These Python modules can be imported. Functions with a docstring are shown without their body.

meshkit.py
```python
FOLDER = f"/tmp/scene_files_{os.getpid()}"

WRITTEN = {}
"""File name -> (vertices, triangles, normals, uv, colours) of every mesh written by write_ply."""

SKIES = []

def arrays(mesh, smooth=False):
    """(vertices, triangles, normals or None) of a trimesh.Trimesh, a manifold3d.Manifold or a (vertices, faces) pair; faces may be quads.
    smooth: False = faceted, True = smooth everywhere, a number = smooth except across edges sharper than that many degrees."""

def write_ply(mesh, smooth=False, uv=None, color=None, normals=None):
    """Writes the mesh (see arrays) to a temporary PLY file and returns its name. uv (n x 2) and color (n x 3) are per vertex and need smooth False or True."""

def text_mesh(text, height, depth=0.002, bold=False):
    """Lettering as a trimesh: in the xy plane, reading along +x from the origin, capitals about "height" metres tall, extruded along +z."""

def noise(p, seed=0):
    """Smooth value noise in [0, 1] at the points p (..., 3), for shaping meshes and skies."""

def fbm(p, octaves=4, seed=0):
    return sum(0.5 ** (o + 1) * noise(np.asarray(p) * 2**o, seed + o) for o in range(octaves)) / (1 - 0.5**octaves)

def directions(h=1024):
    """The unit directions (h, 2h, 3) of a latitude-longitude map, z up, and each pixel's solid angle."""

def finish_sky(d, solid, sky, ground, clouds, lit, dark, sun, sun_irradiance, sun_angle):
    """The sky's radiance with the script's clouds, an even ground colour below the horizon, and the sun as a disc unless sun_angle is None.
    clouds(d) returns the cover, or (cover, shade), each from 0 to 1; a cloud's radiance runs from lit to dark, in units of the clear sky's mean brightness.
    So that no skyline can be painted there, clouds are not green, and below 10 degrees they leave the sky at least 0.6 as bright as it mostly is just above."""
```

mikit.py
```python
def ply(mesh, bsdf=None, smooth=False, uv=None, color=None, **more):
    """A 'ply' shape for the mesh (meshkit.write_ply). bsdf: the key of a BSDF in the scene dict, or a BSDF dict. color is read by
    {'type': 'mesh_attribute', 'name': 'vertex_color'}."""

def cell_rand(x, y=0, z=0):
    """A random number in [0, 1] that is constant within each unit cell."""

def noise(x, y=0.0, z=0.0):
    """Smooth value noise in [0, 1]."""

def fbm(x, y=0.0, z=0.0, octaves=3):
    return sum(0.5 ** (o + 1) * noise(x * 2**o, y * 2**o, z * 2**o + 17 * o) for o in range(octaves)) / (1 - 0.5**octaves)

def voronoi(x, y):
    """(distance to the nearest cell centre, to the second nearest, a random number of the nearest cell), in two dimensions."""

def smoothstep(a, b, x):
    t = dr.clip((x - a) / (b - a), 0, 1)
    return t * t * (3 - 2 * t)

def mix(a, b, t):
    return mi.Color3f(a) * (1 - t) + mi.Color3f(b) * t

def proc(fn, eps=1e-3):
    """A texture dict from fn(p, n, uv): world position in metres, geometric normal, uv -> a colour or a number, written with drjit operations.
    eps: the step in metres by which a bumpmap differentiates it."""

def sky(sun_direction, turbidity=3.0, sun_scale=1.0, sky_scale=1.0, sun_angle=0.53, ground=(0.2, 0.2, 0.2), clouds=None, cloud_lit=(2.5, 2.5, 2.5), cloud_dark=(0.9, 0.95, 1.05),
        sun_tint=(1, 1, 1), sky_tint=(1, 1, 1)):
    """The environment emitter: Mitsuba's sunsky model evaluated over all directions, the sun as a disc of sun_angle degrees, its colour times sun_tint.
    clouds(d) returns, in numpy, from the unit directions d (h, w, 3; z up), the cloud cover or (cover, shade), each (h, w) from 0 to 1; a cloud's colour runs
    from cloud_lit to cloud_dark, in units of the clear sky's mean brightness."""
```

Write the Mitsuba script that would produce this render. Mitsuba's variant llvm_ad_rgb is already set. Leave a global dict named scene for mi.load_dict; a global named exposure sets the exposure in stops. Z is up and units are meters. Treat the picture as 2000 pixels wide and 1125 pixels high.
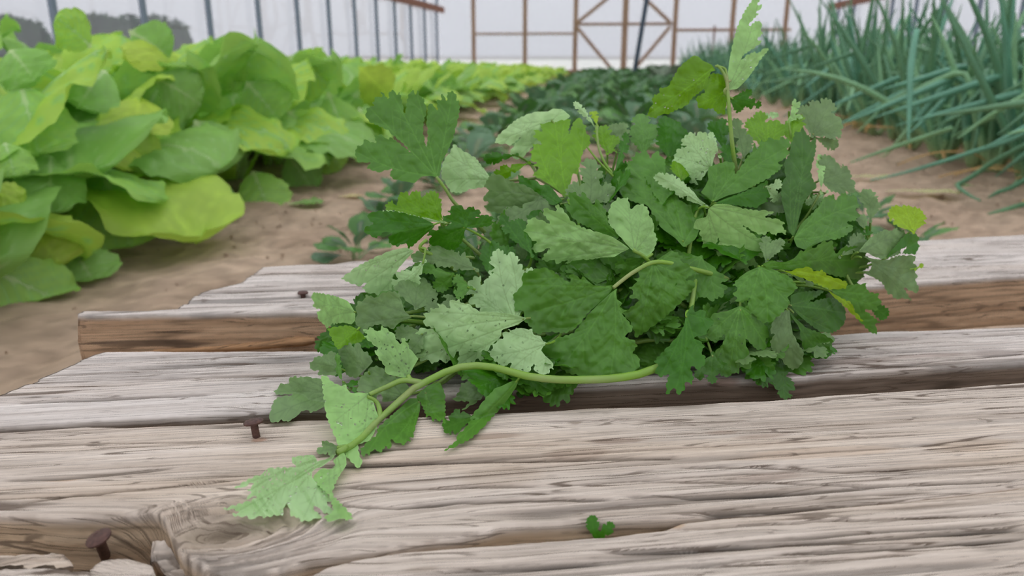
import math, random
import numpy as np, trimesh, drjit as dr, mitsuba as mi
import mikit, meshkit
import shapely
from shapely.geometry import Polygon
from shapely.ops import unary_union
from scipy.spatial import Delaunay, cKDTree

scene, labels = {}, {}
T = mi.ScalarTransform4f
exposure = 1.84

# ------------------------------------------------------------------ camera, sky
FPX, EYE_H = 1480.0, 0.40
YAW, PITCH = math.atan2(210, 1548), math.atan2(452.5, FPX)
C0 = np.array([0, 0, EYE_H])
FW = np.array([-math.sin(YAW) * math.cos(PITCH), math.cos(YAW) * math.cos(PITCH), -math.sin(PITCH)])
RT = np.array([math.cos(YAW), math.sin(YAW), 0.0])
UPV = np.cross(RT, FW)
scene['camera'] = {'type': 'thinlens', 'fov': math.degrees(2 * math.atan(1000 / FPX)), 'fov_axis': 'x',
                   'to_world': T().look_at(origin=C0.tolist(), target=(C0 + FW).tolist(), up=[0, 0, 1]),
                   'aperture_radius': 0.00125, 'focus_distance': 0.405, 'near_clip': 0.02, 'far_clip': 300.0}

def overcast(d):
    z = np.clip(d[..., 2], 0, 1)
    return np.ones_like(z), np.clip(1.0 - 1.15 * z + 0.25 * (meshkit.fbm(d * 2.2, 4, 3) - 0.5), 0, 1)

scene['sky'] = mikit.sky([0.35, -0.3, 0.85], turbidity=6.0, sun_scale=0.0, ground=(0.25, 0.23, 0.2), clouds=overcast,
                         cloud_lit=(2.7, 2.7, 2.78), cloud_dark=(1.15, 1.18, 1.28))

# ------------------------------------------------------------------ helpers
def lin(*c):
    c = np.asarray(c, float) / 255.0
    return np.where(c < 0.04045, c / 12.92, ((c + 0.055) / 1.055) ** 2.4)

def ray(px, py):
    return FW + RT * ((px - 1000) / FPX) - UPV * ((py - 562.5) / FPX)

def at_depth(px, py, z):
    return C0 + ray(px, py) * z

def on_z(px, py, z=0.0):
    d = ray(px, py)
    return C0 + d * ((z - EYE_H) / d[2])

def on_y(px, py, y):
    d = ray(px, py)
    return C0 + d * (y / d[1])

def key(name):
    if name not in taken:
        taken.add(name)
        return name
    k = 1
    while f'{name}_{k:03d}' in taken:
        k += 1
    taken.add(f'{name}_{k:03d}')
    return f'{name}_{k:03d}'

taken = set()

def put(parent, name, shape):
    k = key(f'{parent}__{name}' if parent else name)
    scene[k] = shape
    return k

def tag(k, label=None, category=None, group=None, kind=None):
    labels[k] = {a: b for a, b in dict(label=label, category=category, group=group, kind=kind).items() if b}

def place(shape, m):
    return {**shape, 'to_world': T(np.asarray(m, float))}

def unit(v):
    return np.asarray(v, float) / max(np.linalg.norm(v), 1e-12)

def frame(pos, ex, ey, ez, s=1.0):
    m = np.eye(4)
    m[:3, 0], m[:3, 1], m[:3, 2], m[:3, 3] = np.asarray(ex) * s, np.asarray(ey) * s, np.asarray(ez) * s, pos
    return m

def pose(pos, rz, s=1.0, tilt=0.0, tdir=0.0):
    return (T().translate(list(map(float, pos))) @ T().rotate([math.cos(tdir), math.sin(tdir), 0], tilt) @ T().rotate([0, 0, 1], rz) @ T().scale(s)).matrix

def smooth_path(pts, n):
    pts = np.asarray(pts, float)
    t = np.r_[0, np.cumsum(np.linalg.norm(np.diff(pts, axis=0), axis=1))]
    from scipy.interpolate import CubicSpline, PchipInterpolator
    f = PchipInterpolator(t, pts, axis=0)
    return f(np.linspace(0, t[-1], n))

def tube(pts, radii, n=8, ridges=0.0):
    pts = np.asarray(pts, float)
    radii = np.broadcast_to(radii, len(pts))
    tan = np.gradient(pts, axis=0)
    tan /= np.linalg.norm(tan, axis=1, keepdims=True) + 1e-12
    a = np.cross(tan[0], [0.3, 0.2, 0.9]); a /= np.linalg.norm(a)
    V = []
    ang = np.arange(n) * 2 * math.pi / n
    for p, t, r in zip(pts, tan, radii):
        a = a - t * (a @ t); a /= np.linalg.norm(a)
        b = np.cross(t, a)
        rr = r * (1 + ridges * np.cos(ang * 5))
        V.append(p + (np.cos(ang) * rr)[:, None] * a + (np.sin(ang) * rr)[:, None] * b)
    m = len(pts)
    V = np.vstack(V + [pts[:1], pts[-1:]])
    i = np.arange(n); j = (i + 1) % n
    F = []
    for k in range(m - 1):
        F += [np.stack([k * n + i, k * n + j, k * n + n + j], 1), np.stack([k * n + i, k * n + n + j, k * n + n + i], 1)]
    F += [np.stack([j, i, i * 0 + m * n], 1), np.stack([(m - 1) * n + i, (m - 1) * n + j, i * 0 + m * n + 1], 1)]
    return V, np.vstack(F)

def beam(a, b, w, h, side=(1, 0, 0)):
    """A square timber from a to b, w across `side`, h along the third direction."""
    a, b = np.asarray(a, float), np.asarray(b, float)
    d = b - a; L = np.linalg.norm(d); ez = d / L
    ex = unit(np.asarray(side, float) - ez * (np.asarray(side) @ ez)); ey = np.cross(ez, ex)
    c = min(w, h) * 0.12
    prof = [(-w/2+c, -h/2), (w/2-c, -h/2), (w/2, -h/2+c), (w/2, h/2-c), (w/2-c, h/2), (-w/2+c, h/2), (-w/2, h/2-c), (-w/2, -h/2+c)]
    V = np.array([a + ex * x + ey * y for x, y in prof] + [b + ex * x + ey * y for x, y in prof])
    i = np.arange(8); j = (i + 1) % 8
    F = [np.stack([i, j, j + 8], 1), np.stack([i, j + 8, i + 8], 1)]
    F += [np.array([[0, k + 1, k] for k in range(1, 7)]), np.array([[8, k + 8, k + 9] for k in range(1, 7)])]
    return V, np.vstack(F)

def join(ms):
    V, F, n = [], [], 0
    for v, f in ms:
        V.append(v); F.append(np.asarray(f) + n); n += len(v)
    return np.vstack(V), np.vstack(F)

def grid_faces(nu, nv, flip=False):
    """Triangles of a grid whose vertex (i, j) is number i * nv + j."""
    i, j = np.meshgrid(np.arange(nu - 1), np.arange(nv - 1), indexing='ij')
    a = (i * nv + j).ravel(); b = a + nv
    F = np.vstack([np.stack([a, b, b + 1], 1), np.stack([a, b + 1, a + 1], 1)])
    return F[:, ::-1] if flip else F

VC = {'type': 'mesh_attribute', 'name': 'vertex_color'}
# Leaves carry (brightness, place on a colour ramp) as their uv: meshes without colour attributes are joined by the renderer.
RAMPS = {
    'm_lettuce': [lin(196, 206, 80), lin(170, 210, 84), lin(160, 206, 98), lin(144, 194, 100), lin(206, 226, 168), lin(196, 160, 104)],
    'm_spinach': [lin(82, 124, 60), lin(62, 102, 52), lin(76, 116, 82), lin(112, 128, 104), lin(150, 172, 124)],
    'm_onion': [lin(86, 128, 112), lin(72, 116, 92), lin(62, 106, 78), lin(150, 172, 120), lin(196, 160, 104)],
    'm_coriander': [lin(154, 190, 22), lin(118, 174, 18), lin(64, 130, 12), lin(94, 150, 50), lin(148, 188, 116), lin(174, 206, 152), lin(128, 168, 128), lin(104, 150, 118)],
    'm_stem': [lin(120, 160, 56), lin(150, 180, 96), lin(178, 176, 120), lin(150, 116, 70)]}
def ramp_tex(name):
    R = [mi.Color3f([float(x) for x in c]) for c in RAMPS[name]]
    def fn(p, n, uv):
        t = uv.y * (len(R) - 1)
        out = mi.Color3f(0)
        for k, c in enumerate(R):
            out = out + c * dr.maximum(0, 1 - dr.abs(t - k))
        return out * (uv.x * 2)
    return mikit.proc(fn)
def leafy(name, rough, trans, spec, w):
    """A waxy leaf: a thin sheet that lets light through, mixed with a glossy surface of the same colour."""
    c = ramp_tex(name)
    return {'type': 'blendbsdf', 'weight': w,
            'bsdf_0': {'type': 'principledthin', 'base_color': c, 'roughness': .5, 'diff_trans': trans},
            'bsdf_1': {'type': 'twosided', 'bsdf': {'type': 'principled', 'base_color': c, 'roughness': rough, 'specular': spec}}}
scene['m_coriander'] = leafy('m_coriander', .36, .95, .75, .46)
scene['m_lettuce'] = leafy('m_lettuce', .42, 1.0, .6, .36)
scene['m_spinach'] = leafy('m_spinach', .36, .9, .7, .45)
for n_, r_, s_ in (('m_stem', .42, .45), ('m_onion', .45, .4)):
    scene[n_] = {'type': 'twosided', 'bsdf': {'type': 'principled', 'base_color': ramp_tex(n_), 'roughness': r_, 'specular': s_}}
def ramp_uv(col, mat):
    """The nearest (brightness / 2, place on the ramp) for each colour."""
    R = np.array(RAMPS[mat]); K = len(R)
    t = np.linspace(0, K - 1, (K - 1) * 16 + 1); i = np.minimum(t.astype(int), K - 2); w = (t - i)[:, None]
    C = R[i] * (1 - w) + R[i + 1] * w
    sc = (col @ C.T) / (C ** 2).sum(1)
    err = (col ** 2).sum(1)[:, None] - sc ** 2 * (C ** 2).sum(1) + 1e-3 * (sc - 1) ** 2 * .02
    b = err.argmin(1)
    return np.stack([sc[np.arange(len(col)), b] / 2, t[b] / (K - 1)], 1)
def green(mesh, mat, col):
    return mikit.ply(mesh, mat, True, uv=ramp_uv(np.asarray(col), mat))
def vcol(rough, spec=0.3):
    return {'type': 'twosided', 'bsdf': {'type': 'principled', 'base_color': VC, 'roughness': rough, 'specular': spec}}

scene['m_soil'] = vcol(0.95, 0.1)
def plain(rgb, rough, metallic=0.0, spec=0.4):
    return {'type': 'twosided', 'bsdf': {'type': 'principled', 'base_color': {'type': 'rgb', 'value': [float(x) for x in rgb]}, 'roughness': rough, 'metallic': metallic, 'specular': spec}}
scene['m_steel'] = plain(lin(128, 140, 156), 0.5, 0.3)
scene['m_pole'] = plain(lin(70, 84, 100), 0.55, 0.2)
def timber_tone(p, n, uv):
    g = mikit.fbm(p.x * 9, p.y * 9, p.z * 3, 3)
    return mikit.mix(lin(142, 112, 92).tolist(), lin(178, 150, 128).tolist(), g)
scene['m_timber'] = {'type': 'twosided', 'bsdf': {'type': 'principled', 'base_color': mikit.proc(timber_tone), 'roughness': 0.75, 'specular': 0.2}}
scene['m_redwood'] = plain(lin(128, 84, 66), 0.7)
for name_, w_ in (('m_film', .5), ('m_clear_film', .16)): scene[name_] = {'type': 'blendbsdf', 'weight': w_,
                   'bsdf_0': {'type': 'thindielectric', 'int_ior': 1.3},
                   'bsdf_1': {'type': 'principledthin', 'base_color': {'type': 'rgb', 'value': [0.90, 0.92, 0.99]}, 'roughness': 0.6, 'diff_trans': 1.6, 'eta': 1.3}}
scene['m_tree'] = {'type': 'principledthin', 'base_color': VC, 'roughness': 0.6, 'diff_trans': 0.4}
def rust_tone(p, n, uv):
    return mikit.mix(lin(62, 44, 42).tolist(), lin(108, 78, 68).tolist(), mikit.fbm(p.x * 700, p.y * 700, p.z * 700, 3))
scene['m_rust'] = {'type': 'twosided', 'bsdf': {'type': 'principled', 'base_color': mikit.proc(rust_tone), 'roughness': 0.55, 'metallic': 0.35, 'specular': 0.4}}
scene['m_water'] = {'type': 'dielectric', 'int_ior': 1.33}

# ------------------------------------------------------------------ the setting: soil, film, frames
XL, XR, YB, YF, HIP = -4.05, 4.45, 17.9, -3.0, 1.40
XC, RX, RISE = (XL + XR) / 2, (XR - XL) / 2, 2.3

def soil_color(x, y, seed=0):
    p = np.stack([x, y, 0 * x], -1)
    n = meshkit.fbm(p * 9, 4, 5 + seed)[..., None]; m = meshkit.fbm(p * 60, 3, 9)[..., None]
    c = lin(150, 128, 108) * (1 - n) + lin(182, 160, 138) * n
    return c * (0.62 + 0.7 * m)

def soil_grid(xs, ys, amp):
    X, Y = np.meshgrid(xs, ys, indexing='ij')
    p = np.stack([X, Y, 0 * X], -1)
    Z = amp * (0.028 * (meshkit.fbm(p * 4, 3, 1) - 0.5) + 0.026 * (meshkit.fbm(p * 22, 4, 2) - 0.5))
    return np.stack([X, Y, Z], -1).reshape(-1, 3), grid_faces(len(xs), len(ys)), soil_color(X, Y).reshape(-1, 3)

v, f, c = soil_grid(np.r_[np.linspace(XL, -1.7, 24), np.linspace(-1.66, 1.9, 260), np.linspace(1.96, XR, 24)],
                    np.r_[np.linspace(YF, 0.2, 20), np.linspace(0.24, 3.4, 230), np.linspace(3.46, 8, 100), np.linspace(8.2, YB, 50)], 1.0)
k = put(None, 'floor', mikit.ply((v, f), 'm_soil', True, color=c)); tag(k, kind='structure')
v = np.array([[-70, -40, -0.04], [70, -40, -0.04], [70, 110, -0.04], [-70, 110, -0.04]], float)
k = put(None, 'ground', mikit.ply((v, np.array([[0, 1, 2], [0, 2, 3]])), 'm_soil', False, color=np.tile(lin(196, 196, 186), (4, 1)))); tag(k, kind='structure')

def film_sheet(P, nu, nv, amp, seed):
    """P(u, v) -> points; slight wrinkles along the normal."""
    U, V = np.meshgrid(np.linspace(0, 1, nu), np.linspace(0, 1, nv), indexing='ij')
    pts = P(U, V)
    du, dv = np.gradient(pts, axis=0), np.gradient(pts, axis=1)
    n = np.cross(du, dv); n /= np.linalg.norm(n, axis=-1, keepdims=True)
    w = meshkit.fbm(np.stack([U * nu * 0.35, V * 3, 0 * U], -1), 3, seed) - 0.5
    pts = pts + n * (amp * w)[..., None]
    return pts.reshape(-1, 3), grid_faces(nu, nv)

def st(*a): return np.stack(a, -1)
for name, P, nu, nv in (
        ('wall_left', lambda u, v: st(XL - 0.05 + 0 * u, YF + (YB - YF) * u, HIP * v), 160, 6),
        ('wall_right', lambda u, v: st(XR + 0.05 + 0 * u, YF + (YB - YF) * u, HIP * v), 160, 6),
        ('ceiling', lambda u, v: st(XC - (RX + 0.05) * np.cos(math.pi * v), YF + (YB - YF) * u, HIP + RISE * np.sin(math.pi * v)), 60, 25)):
    k = put(None, name, mikit.ply(film_sheet(P, nu, nv, 0.02, 3), 'm_film' if name == 'ceiling' else 'm_clear_film', True)); tag(k, kind='structure')

def gable(y):
    U, V = np.meshgrid(np.linspace(-1, 1, 41), np.linspace(0, 1, 16), indexing='ij')
    top = HIP + RISE * np.sqrt(np.clip(1 - U ** 2, 0, 1))
    return st(XC + U * (RX + 0.05), y + 0 * U, V * top).reshape(-1, 3), grid_faces(41, 16)
for name, y in (('wall_back', YB), ('wall_front', YF)):
    k = put(None, name, mikit.ply(gable(y), 'm_film', True)); tag(k, kind='structure')

# steel hoops: two legs and the bow are one bent pipe
ang = np.linspace(0, math.pi, 25)
hoop = np.vstack([[[XL, 0, -0.1]], [[XL, 0, 0.7]], np.stack([XC - RX * np.cos(ang), 0 * ang, HIP + RISE * np.sin(ang)], 1), [[XR, 0, 0.7]], [[XR, 0, -0.1]]])
hoop_ply = mikit.ply(tube(hoop, 0.031, 10), 'm_steel', 40)
words = ['nearest', 'second', 'third', 'fourth', 'fifth', 'sixth', 'seventh', 'eighth', 'ninth', 'tenth', 'eleventh', 'twelfth']
ordinals = ['first'] + words[1:]
for i in range(12):
    k = put(None, 'greenhouse_hoop', place(hoop_ply, T().translate([0, 5.3 + 1.1 * i, 0]).matrix))
    tag(k, f'grey steel greenhouse hoop pipe along the left film wall, {words[i]} from the camera', 'greenhouse hoop', 'steel hoops of the greenhouse')
for x, side in ((XL + 0.057, 'left'), (XR - 0.057, 'right')):
    k = put(None, 'hip_rail', mikit.ply(beam([x, YF, HIP], [x, YB, HIP], 0.04, 0.13), 'm_redwood', 30))
    tag(k, f'brown wooden rail running along the {side} film wall at the foot of the curved roof', 'rail')

# end wall frame, seen in front of the film
EY = YB - 0.12
def ex(px, py): return on_y(px, py, EY)
wall_frame = 'end_wall_frame'
labels[wall_frame] = {'label': 'brown timber stud frame of the far end wall with braced doors', 'category': 'wall frame'}
def stud(name, a, b, w, h=0.07):
    return put(wall_frame, name, mikit.ply(beam(a, b, w, h, (1, 0, 0)), 'm_timber', 30))
for px, w in ((926, .085), (1025, .09), (1122, .10), (1217, .13), (1313, .10), (1423, .10), (1525, .09)):
    b = ex(px, 140); x = b[0]
    top = HIP + RISE * math.sqrt(max(0, 1 - ((x - XC) / RX) ** 2)) - 0.05
    stud('stud', [x, EY, -0.05], [x, EY, top], w)
for a, b, w in (((928, 66), (1120, 66), .05), ((1126, 47), (1313, 47), .06), ((1318, 60), (1545, 57), .06)):
    A, B = ex(*a), ex(*b)
    A[2] = B[2] = (A[2] + B[2]) / 2
    put(wall_frame, 'rail', mikit.ply(beam(A, B, 0.07, w, (0, 1, 0)), 'm_timber', 30))
for a, b in (((1126, 46), (1190, -6)), ((1126, 52), (1200, 142)), ((1309, 44), (1256, -6)), ((1309, 52), (1240, 134))):
    A, B = ex(*a), ex(*b); A[1] -= .03; B[1] -= .03
    put(wall_frame, 'brace', mikit.ply(beam(A, B, 0.06, 0.075, (0, 1, 0)), 'm_timber', 30))
b = ex(1217, 140)
put(wall_frame, 'sill_board', mikit.ply(beam([XL + .1, EY, 0.03], [XR - .1, EY, 0.03], 0.05, 0.16, (0, 1, 0)), 'm_redwood', 30))

A = on_z(1236, 156, 0.0); B = on_y(1264, -8, A[1]); B = A + (B - A) * 1.7
k = put(None, 'support_pole', mikit.ply(tube(np.linspace(A - [0, 0, .05], B, 6), 0.042, 10), 'm_pole', 40))
tag(k, 'dark blue grey pole leaning in front of the far double doors', 'pole')
A = on_y(1391, 112, 13.0); B = on_y(1396, 50, 13.0); A[2] = -.05
k = put(None, 'thin_stake', mikit.ply(tube(np.linspace(A, B, 5), 0.016, 8), 'm_redwood', 40))
tag(k, 'thin reddish stake standing at the far left end of the onion bed', 'stake')

# shrubs outside, beyond the left film wall
def shrub(seed, w, h):
    rng = np.random.default_rng(seed)
    n = 2600
    d = rng.normal(size=(n, 3)); d /= np.linalg.norm(d, axis=1, keepdims=True)
    lump = 0.7 + 0.6 * meshkit.fbm(d * 2.3 + seed, 3, seed)
    p = d * (rng.uniform(.45, 1, n) ** .5 * lump)[:, None] * [w, w * .7, h * .5] + [0, 0, h * .5]
    a = rng.normal(size=(n, 3)); a /= np.linalg.norm(a, axis=1, keepdims=True)
    b = np.cross(a, rng.normal(size=(n, 3))); b /= np.linalg.norm(b, axis=1, keepdims=True)
    L, W = .13, .05
    V = np.stack([p - a * L, p + b * W, p + a * L, p - b * W], 1).reshape(-1, 3)
    i = np.arange(n) * 4
    F = np.vstack([np.stack([i, i + 1, i + 2], 1), np.stack([i, i + 2, i + 3], 1)])
    c = np.repeat(lin(46, 74, 44) * rng.uniform(.6, 1.3, (n, 1)), 4, 0)
    return mikit.ply((V, F), 'm_tree', False, color=c)
for i, (px, py, y, w, h, lab) in enumerate(((10, 33, 17, 1.3, 1.30, 'dark shrub seen through the film at the far left edge'),
                                       (205, 40, 19, 1.0, 1.42, 'dark shrub seen through the film between the second and third hoops'),
                                       (295, 38, 21, 1.3, 1.50, 'widest dark shrub seen through the film left of the third hoop pipe'))):
    p = on_y(px, 100, y)
    t = f'outside_shrub' if i == 0 else f'outside_shrub_{i:03d}'
    labels[t] = {'label': lab, 'category': 'shrub', 'group': 'shrubs outside the greenhouse'}
    m = T().translate([p[0], y, -0.04]).matrix
    put(t, 'foliage', place(shrub(i + 1, w, h), m))
    put(t, 'stem', place(mikit.ply(tube(np.array([[0, 0, 0], [.02, 0, .4], [0, .03, .8]]), [.05, .04, .02], 8), 'm_redwood', 40), m))

# ------------------------------------------------------------------ the weathered planks
TOP = 0.218
PA = math.radians(14.5)
PE, PN = np.array([math.cos(PA), math.sin(PA)]), np.array([-math.sin(PA), math.cos(PA)])

def st_of(px, py, z=TOP):
    p = on_z(px, py, z)[:2]
    return np.array([p @ PE, p @ PN])

def st_line(pix, z=TOP):
    return np.array([st_of(*p, z) for p in pix])

def line_fn(pix, ext=1.2, slope=None):
    q = st_line(pix)
    q = q[np.argsort(q[:, 0])]
    m = 0.0 if slope is None else slope
    q = np.vstack([[q[0, 0] - ext, q[0, 1] - ext * m], q, [q[-1, 0] + ext, q[-1, 1] + ext * m]])
    return lambda s: np.interp(s, q[:, 0], q[:, 1])

def n2(a, b, seed=0):
    return meshkit.noise(np.stack([a, b, 0 * a + 0.37], -1), seed)

def f2(a, b, octaves=3, seed=0):
    return meshkit.fbm(np.stack([a, b, 0 * a + 0.37], -1), octaves, seed)

def sstep(a, b, x):
    t = np.clip((x - a) / (b - a), 0, 1)
    return t * t * (3 - 2 * t)

KNOT = st_of(432, 1040)
# the planks' own colour lies on their vertices; the finest grain and hairline cracks are dark lines mixed over it
KS, KT = float(KNOT[0]), float(KNOT[1])
def grain_lines(p, n, uv):
    s = p.x * float(PE[0]) + p.y * float(PE[1]); t = p.x * float(PN[0]) + p.y * float(PN[1])
    g = dr.select(n.z > .55, t, t * .2 + p.z) + .004 * mikit.fbm(s * 3.5, t * 6, 2.0, 2)
    a, b = (s - KS) / .034, (t - KT) / .017
    r2 = a * a + b * b
    w = dr.exp(-dr.square(r2 / 1.5))
    g = g * (1 - w) + w * (.3 + .020 * dr.sqrt(r2) + .006 * mikit.fbm(s * 90, t * 90, 1.0, 2)) + .012 * dr.sign(b) * dr.exp(-r2 / 4) * (1 - w)
    wob = .0009 * mikit.noise(s * 40, t * 40, 3.0)
    fine = mikit.smoothstep(.52, .92, mikit.noise(s * 24, (g + wob) * 1250, 5.0)) * .30
    pores = mikit.smoothstep(.66, .95, mikit.noise(s * 150, g * 2300, 9.0)) * .22
    hair = mikit.smoothstep(.055, .012, dr.abs(mikit.noise(s * 9, (g + wob) * 300, 1.0) - .5)) * mikit.smoothstep(.48, .62, mikit.noise(s * 15, g * 85, 4.0)) * .8
    hair2 = mikit.smoothstep(.07, .02, dr.abs(mikit.noise(s * 26, (g + wob * 2) * 620, 7.0) - .5)) * mikit.smoothstep(.52, .68, mikit.noise(s * 22, g * 130, 6.0)) * .62
    return dr.clip(dr.maximum(dr.maximum(fine, hair), hair2) + pores, 0, .86)
scene['m_wood'] = {'type': 'blendbsdf', 'weight': mikit.proc(grain_lines), 'bsdf_0': vcol(.8, .15), 'bsdf_1': plain(lin(88, 73, 61), .9, 0, .1)}

def grain(s, t, knot):
    g = t + 0.004 * (f2(s * 3.5, t * 6, 3, 11) - 0.5)
    if knot:
        ds, dt = (s - KNOT[0]) / 0.034, (t - KNOT[1]) / 0.017
        r2 = ds ** 2 + dt ** 2
        w = np.exp(-(r2 / 1.5) ** 2)
        g = g * (1 - w) + w * (0.3 + 0.020 * np.sqrt(r2) + 0.003 * f2(s * 90, t * 90, 2, 4))
        g = g + 0.012 * np.sign(dt) * np.exp(-r2 / 4) * (1 - w)
    return g

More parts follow.
